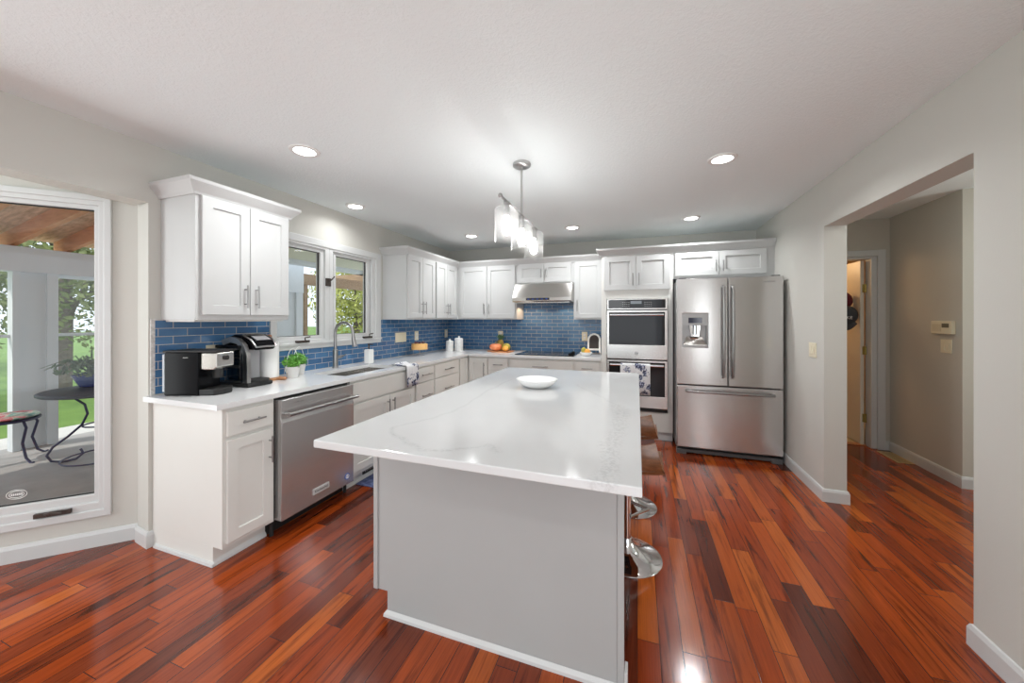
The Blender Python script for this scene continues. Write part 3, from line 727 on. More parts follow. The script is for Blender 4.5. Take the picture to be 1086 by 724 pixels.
obj('lever', MB().tube([(.0, .02, .095), (.01, .06, .10)], .013, 10).tube([(.01, .06, .10), (.06, .075, .125)], [.008, .005], 8), NICKEL, t, world=False, smooth=True)

# ================================================================== APPLIANCES
# dishwasher
t = thing('dishwasher', 'stainless dishwasher with bar handle between end cabinet and sink cabinet', 'dishwasher', (-2.45, 1.96, 0))
obj('body', MB().box(WC + .02, -2.19, 1.645, 2.275, .105, .88), BLKM, t)
obj('plinth', MB().box(WC + .02, -2.235, 1.645, 2.275, 0, .1045), BLKM, t)
dr = obj('door', MB().prism([(-2.188, .10), (-2.118, .10), (-2.114, .72), (-2.122, .745), (-2.118, .865), (-2.188, .865)], 'y', 1.658, 2.268), STEEL, t, bevel=.004)
m = MB(); m.cyl((-2.068, 1.672, .775), (-2.068, 2.262, .775), .012, 14)
for y in (1.69, 2.244): m.cyl((-2.12, y, .775), (-2.068, y, .775), .009, 10)
obj('handle', m, NICKEL, dr, smooth=True)
b = obj('badge', MB().box(-2.117, -2.111, 1.890, 2.025, .160, .200), mat('badge_silver', (.55, .54, .53), .4), dr, bevel=.0015)
text('lettering', 'KitchenAid', .025, (-2.1106, 1.9575, .180), (PI / 2, 0, PI / 2), BLKM, b)
text('lettering', '————', .016, (-2.1165, 1.79, .835), (PI / 2, 0, PI / 2), BLKM, dr)
st = obj('sticker', MB().cyl((-2.1165, 2.20, .165), (-2.114, 2.20, .165), .024, 24), mat('sticker_blue', (.05, .12, .42), .4), dr)
obj('sticker_mark', MB().tube([(-2.1138, 2.20 + .014 * math.cos(q), .165 + .014 * math.sin(q)) for q in [2 * PI * k / 16 for k in range(16)]], .003, 4, closed=True).box(-2.1145, -2.1125, 2.196, 2.204, .150, .180), WHITEP, st)
obj('foot', MB().cyl((-2.20, 1.655, 0), (-2.20, 1.655, .10), .012, 8), BLKM, t); obj('foot', MB().cyl((-2.20, 2.262, 0), (-2.20, 2.262, .10), .012, 8), BLKM, t)
# double oven
t = thing('double_oven', 'stainless built-in double wall oven stacked in the tall cabinet', 'oven', (-.01, 4.6, .32))
OX0, OX1 = -.338, .318
obj('body', MB().box(OX0, OX1, 4.39, 4.95, .322, 1.612), BLKM, t)
obj('control_panel', MB().box(OX0, OX1, 4.355, 4.39, 1.487, 1.612), STEELX, t, bevel=.003)
pn = obj('control_glass', MB().box(OX0 + .018, OX1 - .022, 4.351, 4.3545, 1.502, 1.600), DGLASS, t)
m = MB()
for k in range(3):
    for j in range(4): m.box(-.165 + j * .022, -.153 + j * .022, 4.3502, 4.351, 1.522 + k * .022, 1.528 + k * .022); m.box(.075 + j * .022, .087 + j * .022, 4.3502, 4.351, 1.522 + k * .022, 1.528 + k * .022)
obj('key_marks', m, mat('grey_print', (.3, .3, .3), .5), pn)
obj('clock_display', MB().box(-.075, .045, 4.350, 4.351, 1.552, 1.585), mat('display_grey', (.20, .22, .24), .2), pn)
def oven_door(z0, z1):
    d = obj('oven_door', MB().ring((0, 4.39, 0), XP, YN, (OX0, OX1, z0, z1), (OX0 + .024, OX1 - .028, z0 + (.165 if z0 > .6 else .135), z1 - .022), 0, .035), STEELX, t, bevel=.003)
    obj('door_glass', MB().box(OX0 + .024, OX1 - .028, 4.362, 4.388, z0 + (.165 if z0 > .6 else .135), z1 - .022), DGLASS, d)
    m = MB(); zh = z1 - .052; m.cyl((OX0 + .035, 4.315, zh), (OX1 - .04, 4.315, zh), .014, 14)
    for x in (OX0 + .05, OX1 - .055): m.cyl((x, 4.36, zh), (x, 4.315, zh), .010, 10)
    obj('handle', m, CHROME, d, smooth=True)
    return d
d1_, d2_ = oven_door(.918, 1.478), oven_door(.366, .905)
m = MB(); m.tube([(-.01 + .016 * math.cos(q), 4.354, .985 + .016 * math.sin(q)) for q in [2 * PI * k / 20 for k in range(20)]], .0016, 5, closed=True)
lg = obj('logo_ring', m, BLKM, d1_); text('lettering', 'GE', .018, (-.01, 4.3535, .985), (PI / 2, 0, 0), BLKM, lg)
obj('vent_strip', MB().box(OX0, OX1, 4.37, 4.389, .325, .362), BLKM, t)
# refrigerator
t = thing('refrigerator', 'stainless french-door refrigerator with ice dispenser and bottom freezer', 'refrigerator', (.84, 4.5, 0))
FX0, FX1, FY = .383, 1.300, 4.03
obj('body', MB().box(FX0 + .005, FX1 - .005, 4.125, 4.93, .045, 1.772), mat('grey_casing', (.16, .16, .16), .45), t)
obj('kick_grille', MB().box(FX0 + .01, FX1 - .01, 4.07, 4.93, .012, .0445).box(FX0, FX0 + .09, 4.05, 4.12, .0, .05).box(FX1 - .09, FX1, 4.05, 4.12, 0, .05), mat('dark_grey_plastic', (.10, .10, .10), .5), t, bevel=.003)
DX0, DX1, DZ0, DZ1 = .430, .668, 1.093, 1.435
ld = obj('fridge_door', MB().ring((0, 4.12, 0), XP, YN, (FX0, .836, .716, 1.787), (DX0, DX1, DZ0, DZ1), 0, .09), STEEL, t, bevel=.006)
rd = obj('fridge_door', MB().box(.843, FX1, FY, 4.12, .716, 1.787), STEEL, t, bevel=.008)
fd = obj('freezer_drawer', MB().box(FX0, FX1, FY, 4.12, .078, .706), STEEL, t, bevel=.008)
dg = mat('dispenser_grey', (.33, .325, .32), .35, .6)
dp = obj('dispenser', MB().box(DX0, DX1, FY + .005, 4.10, 1.315, DZ1).ring((0, 4.10, 0), XP, YN, (DX0, DX1, DZ0, 1.315), (DX0 + .012, DX1 - .012, DZ0 + .02, 1.312), 0, .065).box(DX0, DX1, 4.095, 4.12, DZ0, 1.315), dg, ld)
obj('display', MB().box(.489, .612, FY + .001, FY + .005, 1.338, 1.392), mat('display_navy', (.012, .014, .04), .1), dp)
obj('paddle', MB().prism([(.50, 1.315), (.60, 1.315), (.585, 1.20), (.515, 1.20)], 'y', 4.055, 4.075).cyl((.55, 4.06, 1.22), (.55, 4.06, 1.315), .022, 14), CHROME, dp)
obj('drip_shelf', MB().hexa([(.445, 4.04, 1.113), (.655, 4.04, 1.113), (.655, 4.093, 1.113), (.445, 4.093, 1.113), (.445, 4.04, 1.118), (.655, 4.04, 1.118), (.62, 4.093, 1.2), (.48, 4.093, 1.2)]), STEELX, dp)
for par, x in ((ld, .797), (rd, .876)):
    m = MB(); m.tube([(x, FY, 1.70), (x, FY - .04, 1.69), (x, FY - .055, 1.5), (x, FY - .058, 1.25), (x, FY - .055, 1.0), (x, FY - .04, .815), (x, FY, .805)], .0125, 12)
    obj('handle', m, NICKEL, par, smooth=True)
m = MB(); m.tube([(.47, FY, .655), (.475, FY - .045, .655), (.6, FY - .055, .655), (.845, FY - .058, .655), (1.09, FY - .055, .655), (1.213, FY - .045, .655), (1.217, FY, .655)], .0135, 12)
obj('handle', m, NICKEL, fd, smooth=True)
text('lettering', 'SAMSUNG', .021, (1.185, FY - .0005, 1.735), (PI / 2, 0, 0), mat('logo_grey', (.10, .10, .11), .4), rd)
obj('hinge_cover', MB().box(FX0 + .02, FX0 + .09, 4.06, 4.2, 1.7875, 1.80).box(FX1 - .09, FX1 - .02, 4.06, 4.2, 1.7875, 1.80), mat('dark_grey_plastic', (.1, .1, .1)), t, bevel=.003)
# range hood
t = thing('range_hood', 'stainless under-cabinet range hood above the cooktop', 'hood', (-1.17, 4.75, 1.60))
obj('canopy', MB().prism([(4.985, 1.60), (4.50, 1.60), (4.48, 1.612), (4.48, 1.655), (4.60, 1.844), (4.985, 1.844)], 'x', -1.5615, -.782), STEELX, t, bevel=.003)
pn = obj('control_strip', MB().box(-1.37, -1.06, 4.4765, 4.4798, 1.622, 1.650), DGLASS, t)
m = MB()
for k in range(5): m.box(-1.35 + k * .06, -1.325 + k * .06, 4.4758, 4.4764, 1.632, 1.640)
obj('button_lights', m, LED, pn)
obj('filter', MB().box(-1.53, -.81, 4.52, 4.97, 1.588, 1.5995), STEELX, t)
for hx in (-1.42, -.92): light('hood_lamp', 'SPOT', (hx, 4.78, 1.58), 5, (1, .72, .48), .03).data.spot_size = math.radians(150)
# cooktop
t = thing('cooktop', 'black glass electric cooktop set into the back worktop', 'cooktop', (-1.13, 4.66, .915))
sl = obj('glass_slab', MB().box(-1.50, -.735, 4.40, 4.93, .9155, .924), DGLASS, t, bevel=.002)
for x, y, r in ((-1.32, 4.54, .085), (-1.32, 4.79, .105), (-1.02, 4.54, .105), (-1.02, 4.79, .085)):
    obj('burner_ring', MB().tube([(x + r * math.cos(q), y + r * math.sin(q), .9243) for q in [2 * PI * k / 28 for k in range(28)]], .0012, 4, closed=True), mat('burner_grey', (.16, .16, .16), .4), sl)
for k in range(4): obj('knob', MB().lathe([(.022, 0), (.022, .006), (.018, .026), (.004, .028)], (-.80, 4.50 + k * .085, .9242), 16), BLACK, t, smooth=True)

# ================================================================== ISLAND
t = thing('island', 'grey-white kitchen island cabinet with a plain end panel', 'island', (-.7, 2.2, 0))
m = MB(); m.prism([(-1.172, .112), (-1.172, .884), (-.048, .884), (-.048, 0), (-1.10, 0), (-1.10, .112)], 'y', 1.39, 1.42)
obj('end_panel', m, ISL, t)
obj('corner_trim', MB().box(-1.175, -1.152, 1.384, 1.3898, .112, .884), ISL, t, bevel=.0015)
obj('corner_trim', MB().box(-.070, -.046, 1.384, 1.3898, .0, .884), ISL, t, bevel=.0015)
m = MB(); m.box(-1.172, -.45, 1.4205, 3.18, .112, .884); m.box(-1.10, -.45, 1.4205, 3.18, 0, .1115)
obj('body', m, ISL, t)
m = MB(); m.sweep([(-1.10, 3.18), (-1.10, 1.3895), (-.046, 1.3895)], [(0, 0), (.013, 0), (.012, .013), (.002, .026), (0, .026)])
obj('shoe_moulding', m, TRIM, t)
obj('corner_block', MB().box(-.0455, -.034, 1.378, 1.43, 0, .082), TRIM, t, bevel=.002)
for k in range(4): door(t, (-1.172, 1.875 + k * .435, .13), -YP, XN, .42, .74, ISL, .385 if k % 2 else .035, .60, .15)
o = obj('island_worktop', MB().box(-1.177, .013, 1.052, 3.250, .885, .915), QUARTZV, bevel=.004)
tag(o, 'large white veined quartz slab on top of the island', 'worktop')
# dish
o = obj('dish', MB().lathe([(.03, 0), (.072, .002), (.11, .022), (.136, .048), (.142, .058), (.135, .057), (.10, .030), (.06, .014), (.01, .011)], n=40, squash=(1, .92)), CERAM, smooth=True)
o.location = (-.645, 2.36, .9155); tag(o, 'shallow white ceramic dish sitting on the island top', 'dish')
# stools
def stool():
    t = thing('bar_stool', 'bentwood bar stool on chrome disc base, nearer the island end panel', 'stool', (-.06, 2.20, 0), -PI / 2, 'bar stools along the island')
    obj('base', MB().lathe([(.192, 0), (.195, .006), (.185, .012), (.14, .024), (.085, .045), (.045, .072), (.034, .10), (.030, .11)], n=40), CHROME, t, world=False, smooth=True)
    obj('column', MB().cyl((0, 0, .10), (0, 0, .47), .026, 20).cyl((0, 0, .47), (0, 0, .53), .018, 16), CHROME, t, world=False, smooth=True)
    m = MB(); pr = [(-.20, .525), (-.19, .55), (-.12, .562), (0, .555), (.09, .548), (.150, .552), (.184, .575), (.194, .62), (.190, .665), (.182, .70)]
    rows = []
    for sgn in (0, 1):
        for i, (x, z) in enumerate(pr):
            row = []
            for k in range(13):
                v = -1 + k / 6
                wid = .195 if i < 6 else .195 - (i - 5) * .011
                bend = .03 * v * v if i > 5 else 0
                zz = z + .016 * v * v * (1 if i != 9 else 1.3)
                row.append(m.bm.verts.new((x - bend * (.5 + .12 * (i - 5)) - (0.011 * sgn if i > 5 else 0), v * wid, zz - (.011 * sgn if i <= 5 else -.0))))
            rows.append(row)
    n = len(pr)
    for s_ in (0, n):
        for i in range(n - 1):
            for k in range(12): m.bm.faces.new((rows[s_ + i][k], rows[s_ + i][k + 1], rows[s_ + i + 1][k + 1], rows[s_ + i + 1][k]))
    for i in range(n - 1):
        for k in (0, 12): m.bm.faces.new((rows[i][k], rows[i + 1][k], rows[n + i + 1][k], rows[n + i][k]))
    for i in (0, n - 1):
        for k in range(12): m.bm.faces.new((rows[i][k], rows[i][k + 1], rows[n + i][k + 1], rows[n + i][k]))
    obj('seat_shell', m, WALNUT, t, world=False, smooth=True)
    obj('seat_plate', MB().box(-.08, .08, -.08, .08, .530, .540), BLKM, t, world=False)
    obj('footrest', MB().tube([(.02, -.02, .24), (-.1, -.12, .24), (-.17, 0, .24), (-.1, .12, .24), (.02, .02, .24)], .009, 8), CHROME, t, world=False, smooth=True)
    return t
s1 = stool()
dup(s1, (-.06, 2.80, 0), 'bentwood bar stool on chrome disc base, farther along the island toward the ovens')

# ================================================================== CEILING FITTINGS
CANS = [(-1.979, 1.706, 'recessed ceiling light nearest the wall cabinet over the coffee makers'), (-2.504, 2.705, 'recessed ceiling light above the sink window'),
        (-2.002, 4.162, 'recessed ceiling light near the back corner cabinets'), (-.712, 4.161, 'recessed ceiling light in front of the range hood'),
        (.533, 4.184, 'recessed ceiling light in front of the refrigerator'), (.530, 2.701, 'recessed ceiling light right of the pendant, over the stool side')]
base = None
for x, y, lb in CANS:
    if base is None:
        base = thing('ceiling_light', lb, 'ceiling light', (x, y, H), 0, 'recessed ceiling lights')
        obj('trim_ring', MB().lathe([(.062, -.0005), (.088, -.0005), (.086, -.007), (.066, -.010), (.062, -.008)], n=32, cap=False), WHITEP, base, world=False, smooth=True)
        obj('lens', MB().lathe([(.003, -.006), (.064, -.006), (.064, -.0005), (.003, -.0005)], n=32), CANL, base, world=False)
    else: dup(base, (x, y, H), lb)
    light('can_lamp', 'AREA', (x, y, H - .014), CAN_POWER * (.35 if x < -2.2 else 1), (.97, .99, 1), .12, (0, 0, 0), shape='DISK', spread=math.radians(150))
light('dining_top_fill', 'AREA', (.4, -.6, H - .02), CAN_POWER, (1, .975, .94), .14, (0, 0, 0), shape='DISK')  # added unseen fill over the dining side, no fitting there
# pendant
px, py = -.745, 2.335
t = thing('pendant_light', 'three-shade clear glass pendant light hanging over the island', 'pendant light', (px, py, H))
obj('canopy', MB().lathe([(.004, -.001), (.06, -.001), (.061, -.02), (.05, -.027), (.004, -.028)], (px, py, H), 32), PNICK, t, smooth=True)
obj('rod', MB().cyl((px, py, 2.085), (px, py, H - .027), .0075, 12), PNICK, t, smooth=True)
obj('bar', MB().cyl((px, 1.93, 2.09), (px, 2.74, 2.075), .008, 12).ball((px, 1.93, 2.09), .013), NICKEL, t, smooth=True)
for y in (2.035, 2.335, 2.635):
    zb = 2.088 - (y - 1.93) * .0185
    s = obj('lamp_shade', MB().lathe([(.068, -.235), (.0725, -.235), (.0725, -.048), (.066, -.040), (.022, -.040), (.022, -.044), (.064, -.044), (.068, -.050)], (px, y, zb), 40, cap=False), LAMPG, t, smooth=True)
    obj('socket', MB().cyl((px, y, zb - .0), (px, y, zb - .085), .019, 16), NICKEL, s, smooth=True)
    obj('bulb', MB().lathe([(.012, -.086), (.016, -.10), (.026, -.135), (.030, -.165), (.022, -.192), (.004, -.203)], (px, y, zb), 20), BULB, s, smooth=True)
    light('pendant_lamp', 'POINT', (px, y, zb - .150), PENDANT_POWER, (.98, .985, 1), .035)

# ================================================================== COUNTER ITEMS
Z = .9152
# drip coffee maker
t = thing('coffee_maker', 'square black coffee maker with stainless brew head, nearest the worktop end', 'coffee maker', (-2.60, 1.475, Z), math.radians(20))
obj('body', MB().box(-.13, .075, -.085, .085, .0, .262), BLACK, t, bevel=.008, world=False)
obj('rear_tank', MB().box(-.155, -.1305, -.07, .07, .02, .25), mat('smoke_grey', (.30, .33, .37), .15), t, bevel=.004, world=False)
obj('brew_head', MB().prism([(.0755, .155), (.155, .155), (.175, .17), (.175, .258), (.0755, .258)], 'y', -.07, .07), STEELX, t, bevel=.006, world=False)
obj('top_lid', MB().box(-.135, .18, -.088, .088, .2625, .272), BLKM, t, bevel=.003, world=False)
obj('spout', MB().cyl((.125, 0, .10), (.125, 0, .1545), .028, 18), BLKM, t, world=False, smooth=True)
obj('drip_tray', MB().prism([(.0755, -.08), (.16, -.075), (.19, -.03), (.19, .03), (.16, .075), (.0755, .08)], 'z', 0, .038), BLKM, t, bevel=.004, world=False)
obj('knob', MB().cyl((.1755, 0, .222), (.187, 0, .222), .014, 16), BLKM, t, world=False)
text('lettering', '—', .03, (0, 0, 0), (PI / 2, 0, 0), WHITEP, t).location = (.0, -.0862, .232)
# pod brewer
t = thing('coffee_maker', 'rounded black and silver pod coffee maker beside the paper towels', 'coffee maker', (-2.62, 1.775, Z))
obj('base', MB().box(-.15, .155, -.085, .095, 0, .03), BLKM, t, bevel=.012, world=False)
obj('rear_body', MB().box(-.15, -.005, -.030, .095, .0305, .25), BLACK, t, bevel=.02, world=False)
obj('head', MB().prism([(-.15, .2505), (.085, .2505), (.155, .25), (.17, .262), (.14, .315), (.06, .348), (-.05, .355), (-.13, .33)], 'y', -.045, .105), BLACK, t, bevel=.015, world=False)
obj('lid_rim', MB().tube([(.172, -.04, .272), (.175, .03, .275), (.172, .10, .272), (.13, .106, .322), (.05, .106, .352), (.045, .03, .356), (.05, -.046, .352), (.13, -.046, .322)], .006, 8, closed=True), NICKEL, t, world=False, smooth=True)
obj('lid_panel', MB().hexa([(.085, -.02, .343), (.145, -.02, .315), (.145, .08, .315), (.085, .08, .343), (.088, -.02, .349), (.15, -.02, .32), (.15, .08, .32), (.088, .08, .349)]), mat('soft_grey', (.35, .35, .36), .35), t, bevel=.003, world=False)
band = [(-.10, .30), (-.02, .322), (.05, .312), (.10, .275), (.122, .22), (.128, .12), (.125, .031)]
m = MB(); prev = None
for i, (x, z) in enumerate(band):
    d = Vector((band[min(i + 1, 6)][0] - band[max(i - 1, 0)][0], band[min(i + 1, 6)][1] - band[max(i - 1, 0)][1])).normalized(); nx, nz = d.y * .019, -d.x * .019
    cur = [m.bm.verts.new(q) for q in ((x - nx, -.085, z - nz), (x + nx, -.085, z + nz), (x + nx, -.058, z + nz), (x - nx, -.058, z - nz))]
    if prev:
        for k in range(4): m.bm.faces.new((prev[k], prev[(k + 1) % 4], cur[(k + 1) % 4], cur[k]))
    else: m.bm.faces.new(cur)
    prev = cur
m.bm.faces.new(prev[::-1])
obj('side_arch', m, NICKEL, t, world=False, smooth=True)
obj('front_panel', MB().box(-.004, .03, .0, .085, .031, .25), mat('soft_grey', (.35, .35, .36), .35), t, world=False)
tk = obj('water_tank', MB().box(-.14, .095, -.10, -.060, .031, .262), TANK, t, bevel=.006, world=False)
obj('tank_band', MB().box(-.145, .10, -.104, -.1005, .135, .152).box(-.145, .10, -.103, -.1005, .20, .204).box(-.145, .10, -.103, -.1005, .04, .044).box(-.03, -.026, -.103, -.1005, .04, .25), BLKM, tk, world=False)
obj('tank_lid', MB().box(-.145, .09, -.105, -.058, .2625, .285), BLACK, t, bevel=.006, world=False)
obj('cup_stand', MB().prism([(.03, -.05), (.12, -.05), (.165, -.01), (.165, .05), (.12, .09), (.03, .09)], 'z', .0305, .044), BLKM, t, world=False)
# paper towel
t = thing('paper_towel_holder', 'white paper towel roll on a wooden stand behind the pod coffee maker', 'paper towel', (-2.665, 1.985, Z))
obj('stand', MB().lathe([(.085, 0), (.085, .014), (.078, .018), (.01, .018)], n=32).cyl((0, 0, .018), (0, 0, .315), .008, 10), WOODL, t, world=False, smooth=True)
obj('paper_roll', MB().lathe([(.022, .02), (.066, .02), (.066, .285), (.022, .285)], n=40, cap=False), mat('paper_white', (.84, .84, .83), .9), t, world=False, smooth=True)
obj('knob', MB().lathe([(.010, .300), (.019, .302), (.021, .325), (.017, .342), (.004, .345)], n=18), m_noisy('red_wood', (.32, .11, .05), (.42, .17, .08), 8, .4), t, world=False, smooth=True)
o = obj('wooden_scoop', MB().tube([(0, 0, .012), (.02, .01, .013), (.05, .025, .014), (.062, .031, .013)], [.009, .012, .014, .006], 12), m_noisy('scoop_wood', (.45, .20, .09), (.55, .28, .14), 8, .45), smooth=True)
o.location = (-2.58, 1.985, Z); tag(o, 'short brown wooden handle lying by the paper towel roll', 'utensil')
# herb pails
def herb(x, y, label):
    t = thing('potted_herb', label, 'plant', (x, y, Z), 0, 'potted herbs by the sink')
    obj('pail', MB().lathe([(.036, 0), (.038, .002), (.052, .084), (.055, .088), (.050, .088), (.046, .075), (.01, .072)], n=28), mat('whitewashed_tin', (.72, .71, .69), .5), t, world=False, smooth=True)
    m = MB(); m.leaves((0, 0, .128), (.075, .075, .058), 420, .016, shell=.2); m.leaves((.01, 0, .10), (.05, .05, .03), 120, .014, shell=.2)
    for k in range(14):
        a = k * .9; m.tube([(0, 0, .07), (.04 * math.cos(a), .04 * math.sin(a), .13)], [.002, .001], 4)
    obj('foliage', m, LEAF, t, world=False, fixn=False)
    m = MB(); m.tube([(0, -.052 * math.cos(q), .08 + .15 * math.sin(q)) for q in [PI * k / 16 for k in range(17)]], .002, 6)
    for s in (-1, 1): m.tube([(0, s * (.052 + .012 * math.cos(q)), .066 + .018 * math.sin(q)) for q in [2 * PI * k / 12 for k in range(12)]], .002, 5, closed=True)
    obj('wire_handle', m, WHITEP, t, world=False, smooth=True)
herb(-2.58, 2.115, 'green herb in a white pail, nearer the paper towels'); herb(-2.68, 2.255, 'green herb in a white pail, second one, nearer the faucet')
# soap bottle
t = thing('soap_dispenser', 'white rectangular soap bottle with dark pump beside the sink', 'soap dispenser', (-2.655, 3.06, Z))
obj('bottle', MB().box(-.035, .035, -.035, .035, 0, .145), WHITEP, t, bevel=.008, world=False)
obj('pump', MB().cyl((0, 0, .1455), (0, 0, .195), .008, 10).box(-.010, .05, -.010, .010, .193, .204), BRONZE, t, bevel=.002, world=False)
# towel draped over counter front at the sink
def cloth(name, prof, w0, w1, axis, m, label, cat, ripple=.006, n=14, thick=.004, parent=None):
    """prof: list of (out,z); strip spans w0..w1 along the other axis"""
    mb = MB(); rows = []
    for i, (a, z) in enumerate(prof):
        row = []
        for k in range(n + 1):
            w = w0 + (w1 - w0) * k / n; f = i / (len(prof) - 1)
            r = ripple * math.sin(k * 1.9 + .4) * f + ripple * .5 * math.sin(k * .8 + i * .3) * f
            row.append(mb.bm.verts.new((a + r, w, z) if axis == 'y' else (w, a - r, z)))
        rows.append(row)
    for A, B in zip(rows, rows[1:]):
        for k in range(n): mb.bm.faces.new((A[k], A[k + 1], B[k + 1], B[k]))
    o = obj(name, mb, m, smooth=False)
    for p in o.data.polygons: p.use_smooth = True
    s = o.modifiers.new('thick', 'SOLIDIFY'); s.thickness = thick; s.offset = 0
    return tag(o, label, cat)
cloth('dish_towel', [(-2.31, .922), (-2.26, .940), (-2.22, .922), (-2.17, .926), (-2.135, .928), (-2.119, .92), (-2.114, .90), (-2.112, .86), (-2.110, .82), (-2.108, .77), (-2.106, .715)], 2.955, 3.145, 'y', FLORAL, 'blue and white floral towel draped over the worktop edge at the sink', 'towel', .004)
cloth('dish_towel', [(4.342, .66), (4.341, .72), (4.339, .80), (4.338, .85), (4.330, .868), (4.315, .873), (4.300, .868), (4.296, .85), (4.293, .78), (4.291, .70), (4.289, .62), (4.288, .525)], -.185, .135, 'x', FLORALT, 'blue and white floral towel hanging on the lower oven handle', 'towel', .003, 20)
# cake stand
t = thing('cake_stand', 'clear glass pedestal cake stand under the cake', 'cake stand', (-2.62, 3.93, Z))
obj('pedestal', MB().lathe([(.065, 0), (.065, .004), (.03, .012), (.012, .03), (.012, .058), (.05, .068), (.115, .070), (.117, .078), (.004, .078)], n=36), LAMPG, t, world=False, smooth=True)
t = thing('cake', 'orange frosted cake on the glass stand', 'cake', (-2.62, 3.93, Z + .0785))
obj('sponge', MB().lathe([(.098, 0), (.100, .006), (.100, .066), (.094, .072), (.004, .073)], n=36), m_noisy('orange_frosting', (.86, .46, .15), (.92, .56, .22), 20, .5), t, world=False, smooth=True)
for k in range(9):
    a = k * .7; r = .055 if k < 7 else .015
    obj('berry', MB().ball((r * math.cos(a), r * math.sin(a), .082), .014, seg=10, rng=8), mat('dark_berry', (.10, .03, .05), .3), t, world=False, smooth=True)
# canisters
MARB = m_noisy('speckled_ceramic', (.66, .65, .63), (.84, .84, .82), 24, .3)
def canister(x, y, r, h, label):
    t = thing('canister', label, 'canister', (x, y, Z), 0, 'ceramic canisters in the corner')
    obj('jar', MB().lathe([(r * .96, 0), (r, .006), (r, h - .006), (r * .98, h), (.004, h)], n=32), MARB, t, world=False, smooth=True)
    obj('lid', MB().lathe([(r * 1.02, h + .0005), (r * 1.03, h + .008), (r * .6, h + .018), (.012, h + .02), (.012, h + .03), (.016, h + .04), (.004, h + .044)], n=32), CERAM, t, world=False, smooth=True)
canister(-2.575, 4.63, .056, .135, 'shorter white ceramic canister, on the window side of the pair'); canister(-2.452, 4.68, .062, .172, 'taller white ceramic canister of the corner pair')
# cutting board with pumpkin, squash, mango
BY = 4.74
o = obj('cutting_board', MB().prism([(-2.02, BY - .03), (-1.93, BY - .03), (-1.92, BY - .12), (-1.66, BY - .12), (-1.66, BY + .12), (-1.92, BY + .12), (-1.93, BY + .03), (-2.02, BY + .03)], 'z', Z, Z + .014), m_noisy('board_wood', (.42, .16, .06), (.56, .25, .10), 5, .5, (1, 8, 1)), bevel=.004)
tag(o, 'brown wooden cutting board with handle under the pumpkin', 'cutting board')
def pumpkin(t, R, hgt, mt):
    m = MB(); n, r = 48, 14; rings = []
    for i in range(r + 1):
        p = PI * i / r; rings.append([])
        for k in range(n):
            a = 2 * PI * k / n; lob = 1 - .075 * abs(math.cos(a * 4.5)) ** .7 if False else 1 - .07 * (1 - abs(math.sin(a * 4)))
            rr = max(.002, R * math.sin(p) * lob); z = hgt / 2 - hgt / 2 * math.cos(p) * (1 - .22 * max(0, math.cos(PI - p)) ** 3)
            rings[-1].append(m.bm.verts.new((rr * math.cos(a), rr * math.sin(a), z)))
    for A, B in zip(rings, rings[1:]):
        for k in range(n): m.bm.faces.new((A[k], A[(k + 1) % n], B[(k + 1) % n], B[k]))
    obj('flesh', m, mt, t, world=False, smooth=True)
zb = Z + .0145
t = thing('pumpkin', 'small orange pumpkin on the cutting board', 'pumpkin', (-1.885, 4.70, zb))
pumpkin(t, .088, .115, m_noisy('pumpkin_skin', (.66, .16, .05), (.80, .29, .12), 8, .4))
obj('stem', MB().tube([(0, 0, .095), (.002, 0, .12), (.01, .004, .135)], [.012, .008, .009], 8), m_noisy('stem_green', (.20, .17, .05), (.30, .26, .10), 20, .7), t, world=False, smooth=True)
t = thing('pineapple', 'small pineapple standing behind the pumpkin', 'pineapple', (-1.872, 4.855, zb))
obj('fruit', MB().lathe([(.03, 0), (.045, .02), (.052, .07), (.046, .125), (.028, .15), (.004, .152)], n=24), m_noisy('pineapple_skin', (.30, .20, .04), (.50, .36, .08), 40, .6, bump=.5), t, world=False, smooth=True)
m = MB()
for k in range(26):
    a = k * 2.4; l = .03 + .05 * (1 - k / 26); h = .05 + .045 * k / 26
    b0 = Vector((math.cos(a) * .012, math.sin(a) * .012, .15)); e = Vector((math.cos(a) * l, math.sin(a) * l, .15 + h)); sd = Vector((-math.sin(a), math.cos(a), 0)) * .008
    v = [m.bm.verts.new(q) for q in (b0 - sd, b0 + sd, (b0 + e) / 2 + sd * .8 + Vector((0, 0, .012)), e, (b0 + e) / 2 - sd * .8 + Vector((0, 0, .012)))]; m.bm.faces.new(v)
obj('crown', m, m_noisy('crown_green', (.05, .14, .06), (.12, .24, .10), 20, .6), t, world=False, fixn=False)
def fruit(label, cat, name, x, y, z, r, sc, m, rz=0):
    o = obj(name, MB().ball((0, 0, r * sc[2]), r, sc, 20, 14).tube([(0, 0, r * sc[2] * 1.96), (.002, 0, r * sc[2] * 2 + .006)], [.004, .003], 6), m, smooth=True)
    o.location = (x, y, z); o.rotation_euler = (0, 0, rz); tag(o, label, cat); return o
ORG = m_noisy('orange_skin', (.82, .36, .05), (.88, .46, .09), 12, .4); YGR = m_noisy('gourd_green', (.30, .30, .05), (.62, .52, .08), 14, .45)
fruit('small orange gourd at the right end of the cutting board', 'gourd', 'gourd', -1.735, 4.69, zb, .044, (1, 1, .85), ORG)
fruit('green and yellow gourd behind the small orange one', 'gourd', 'gourd', -1.755, 4.795, zb, .052, (1.1, .9, 1.0), YGR)
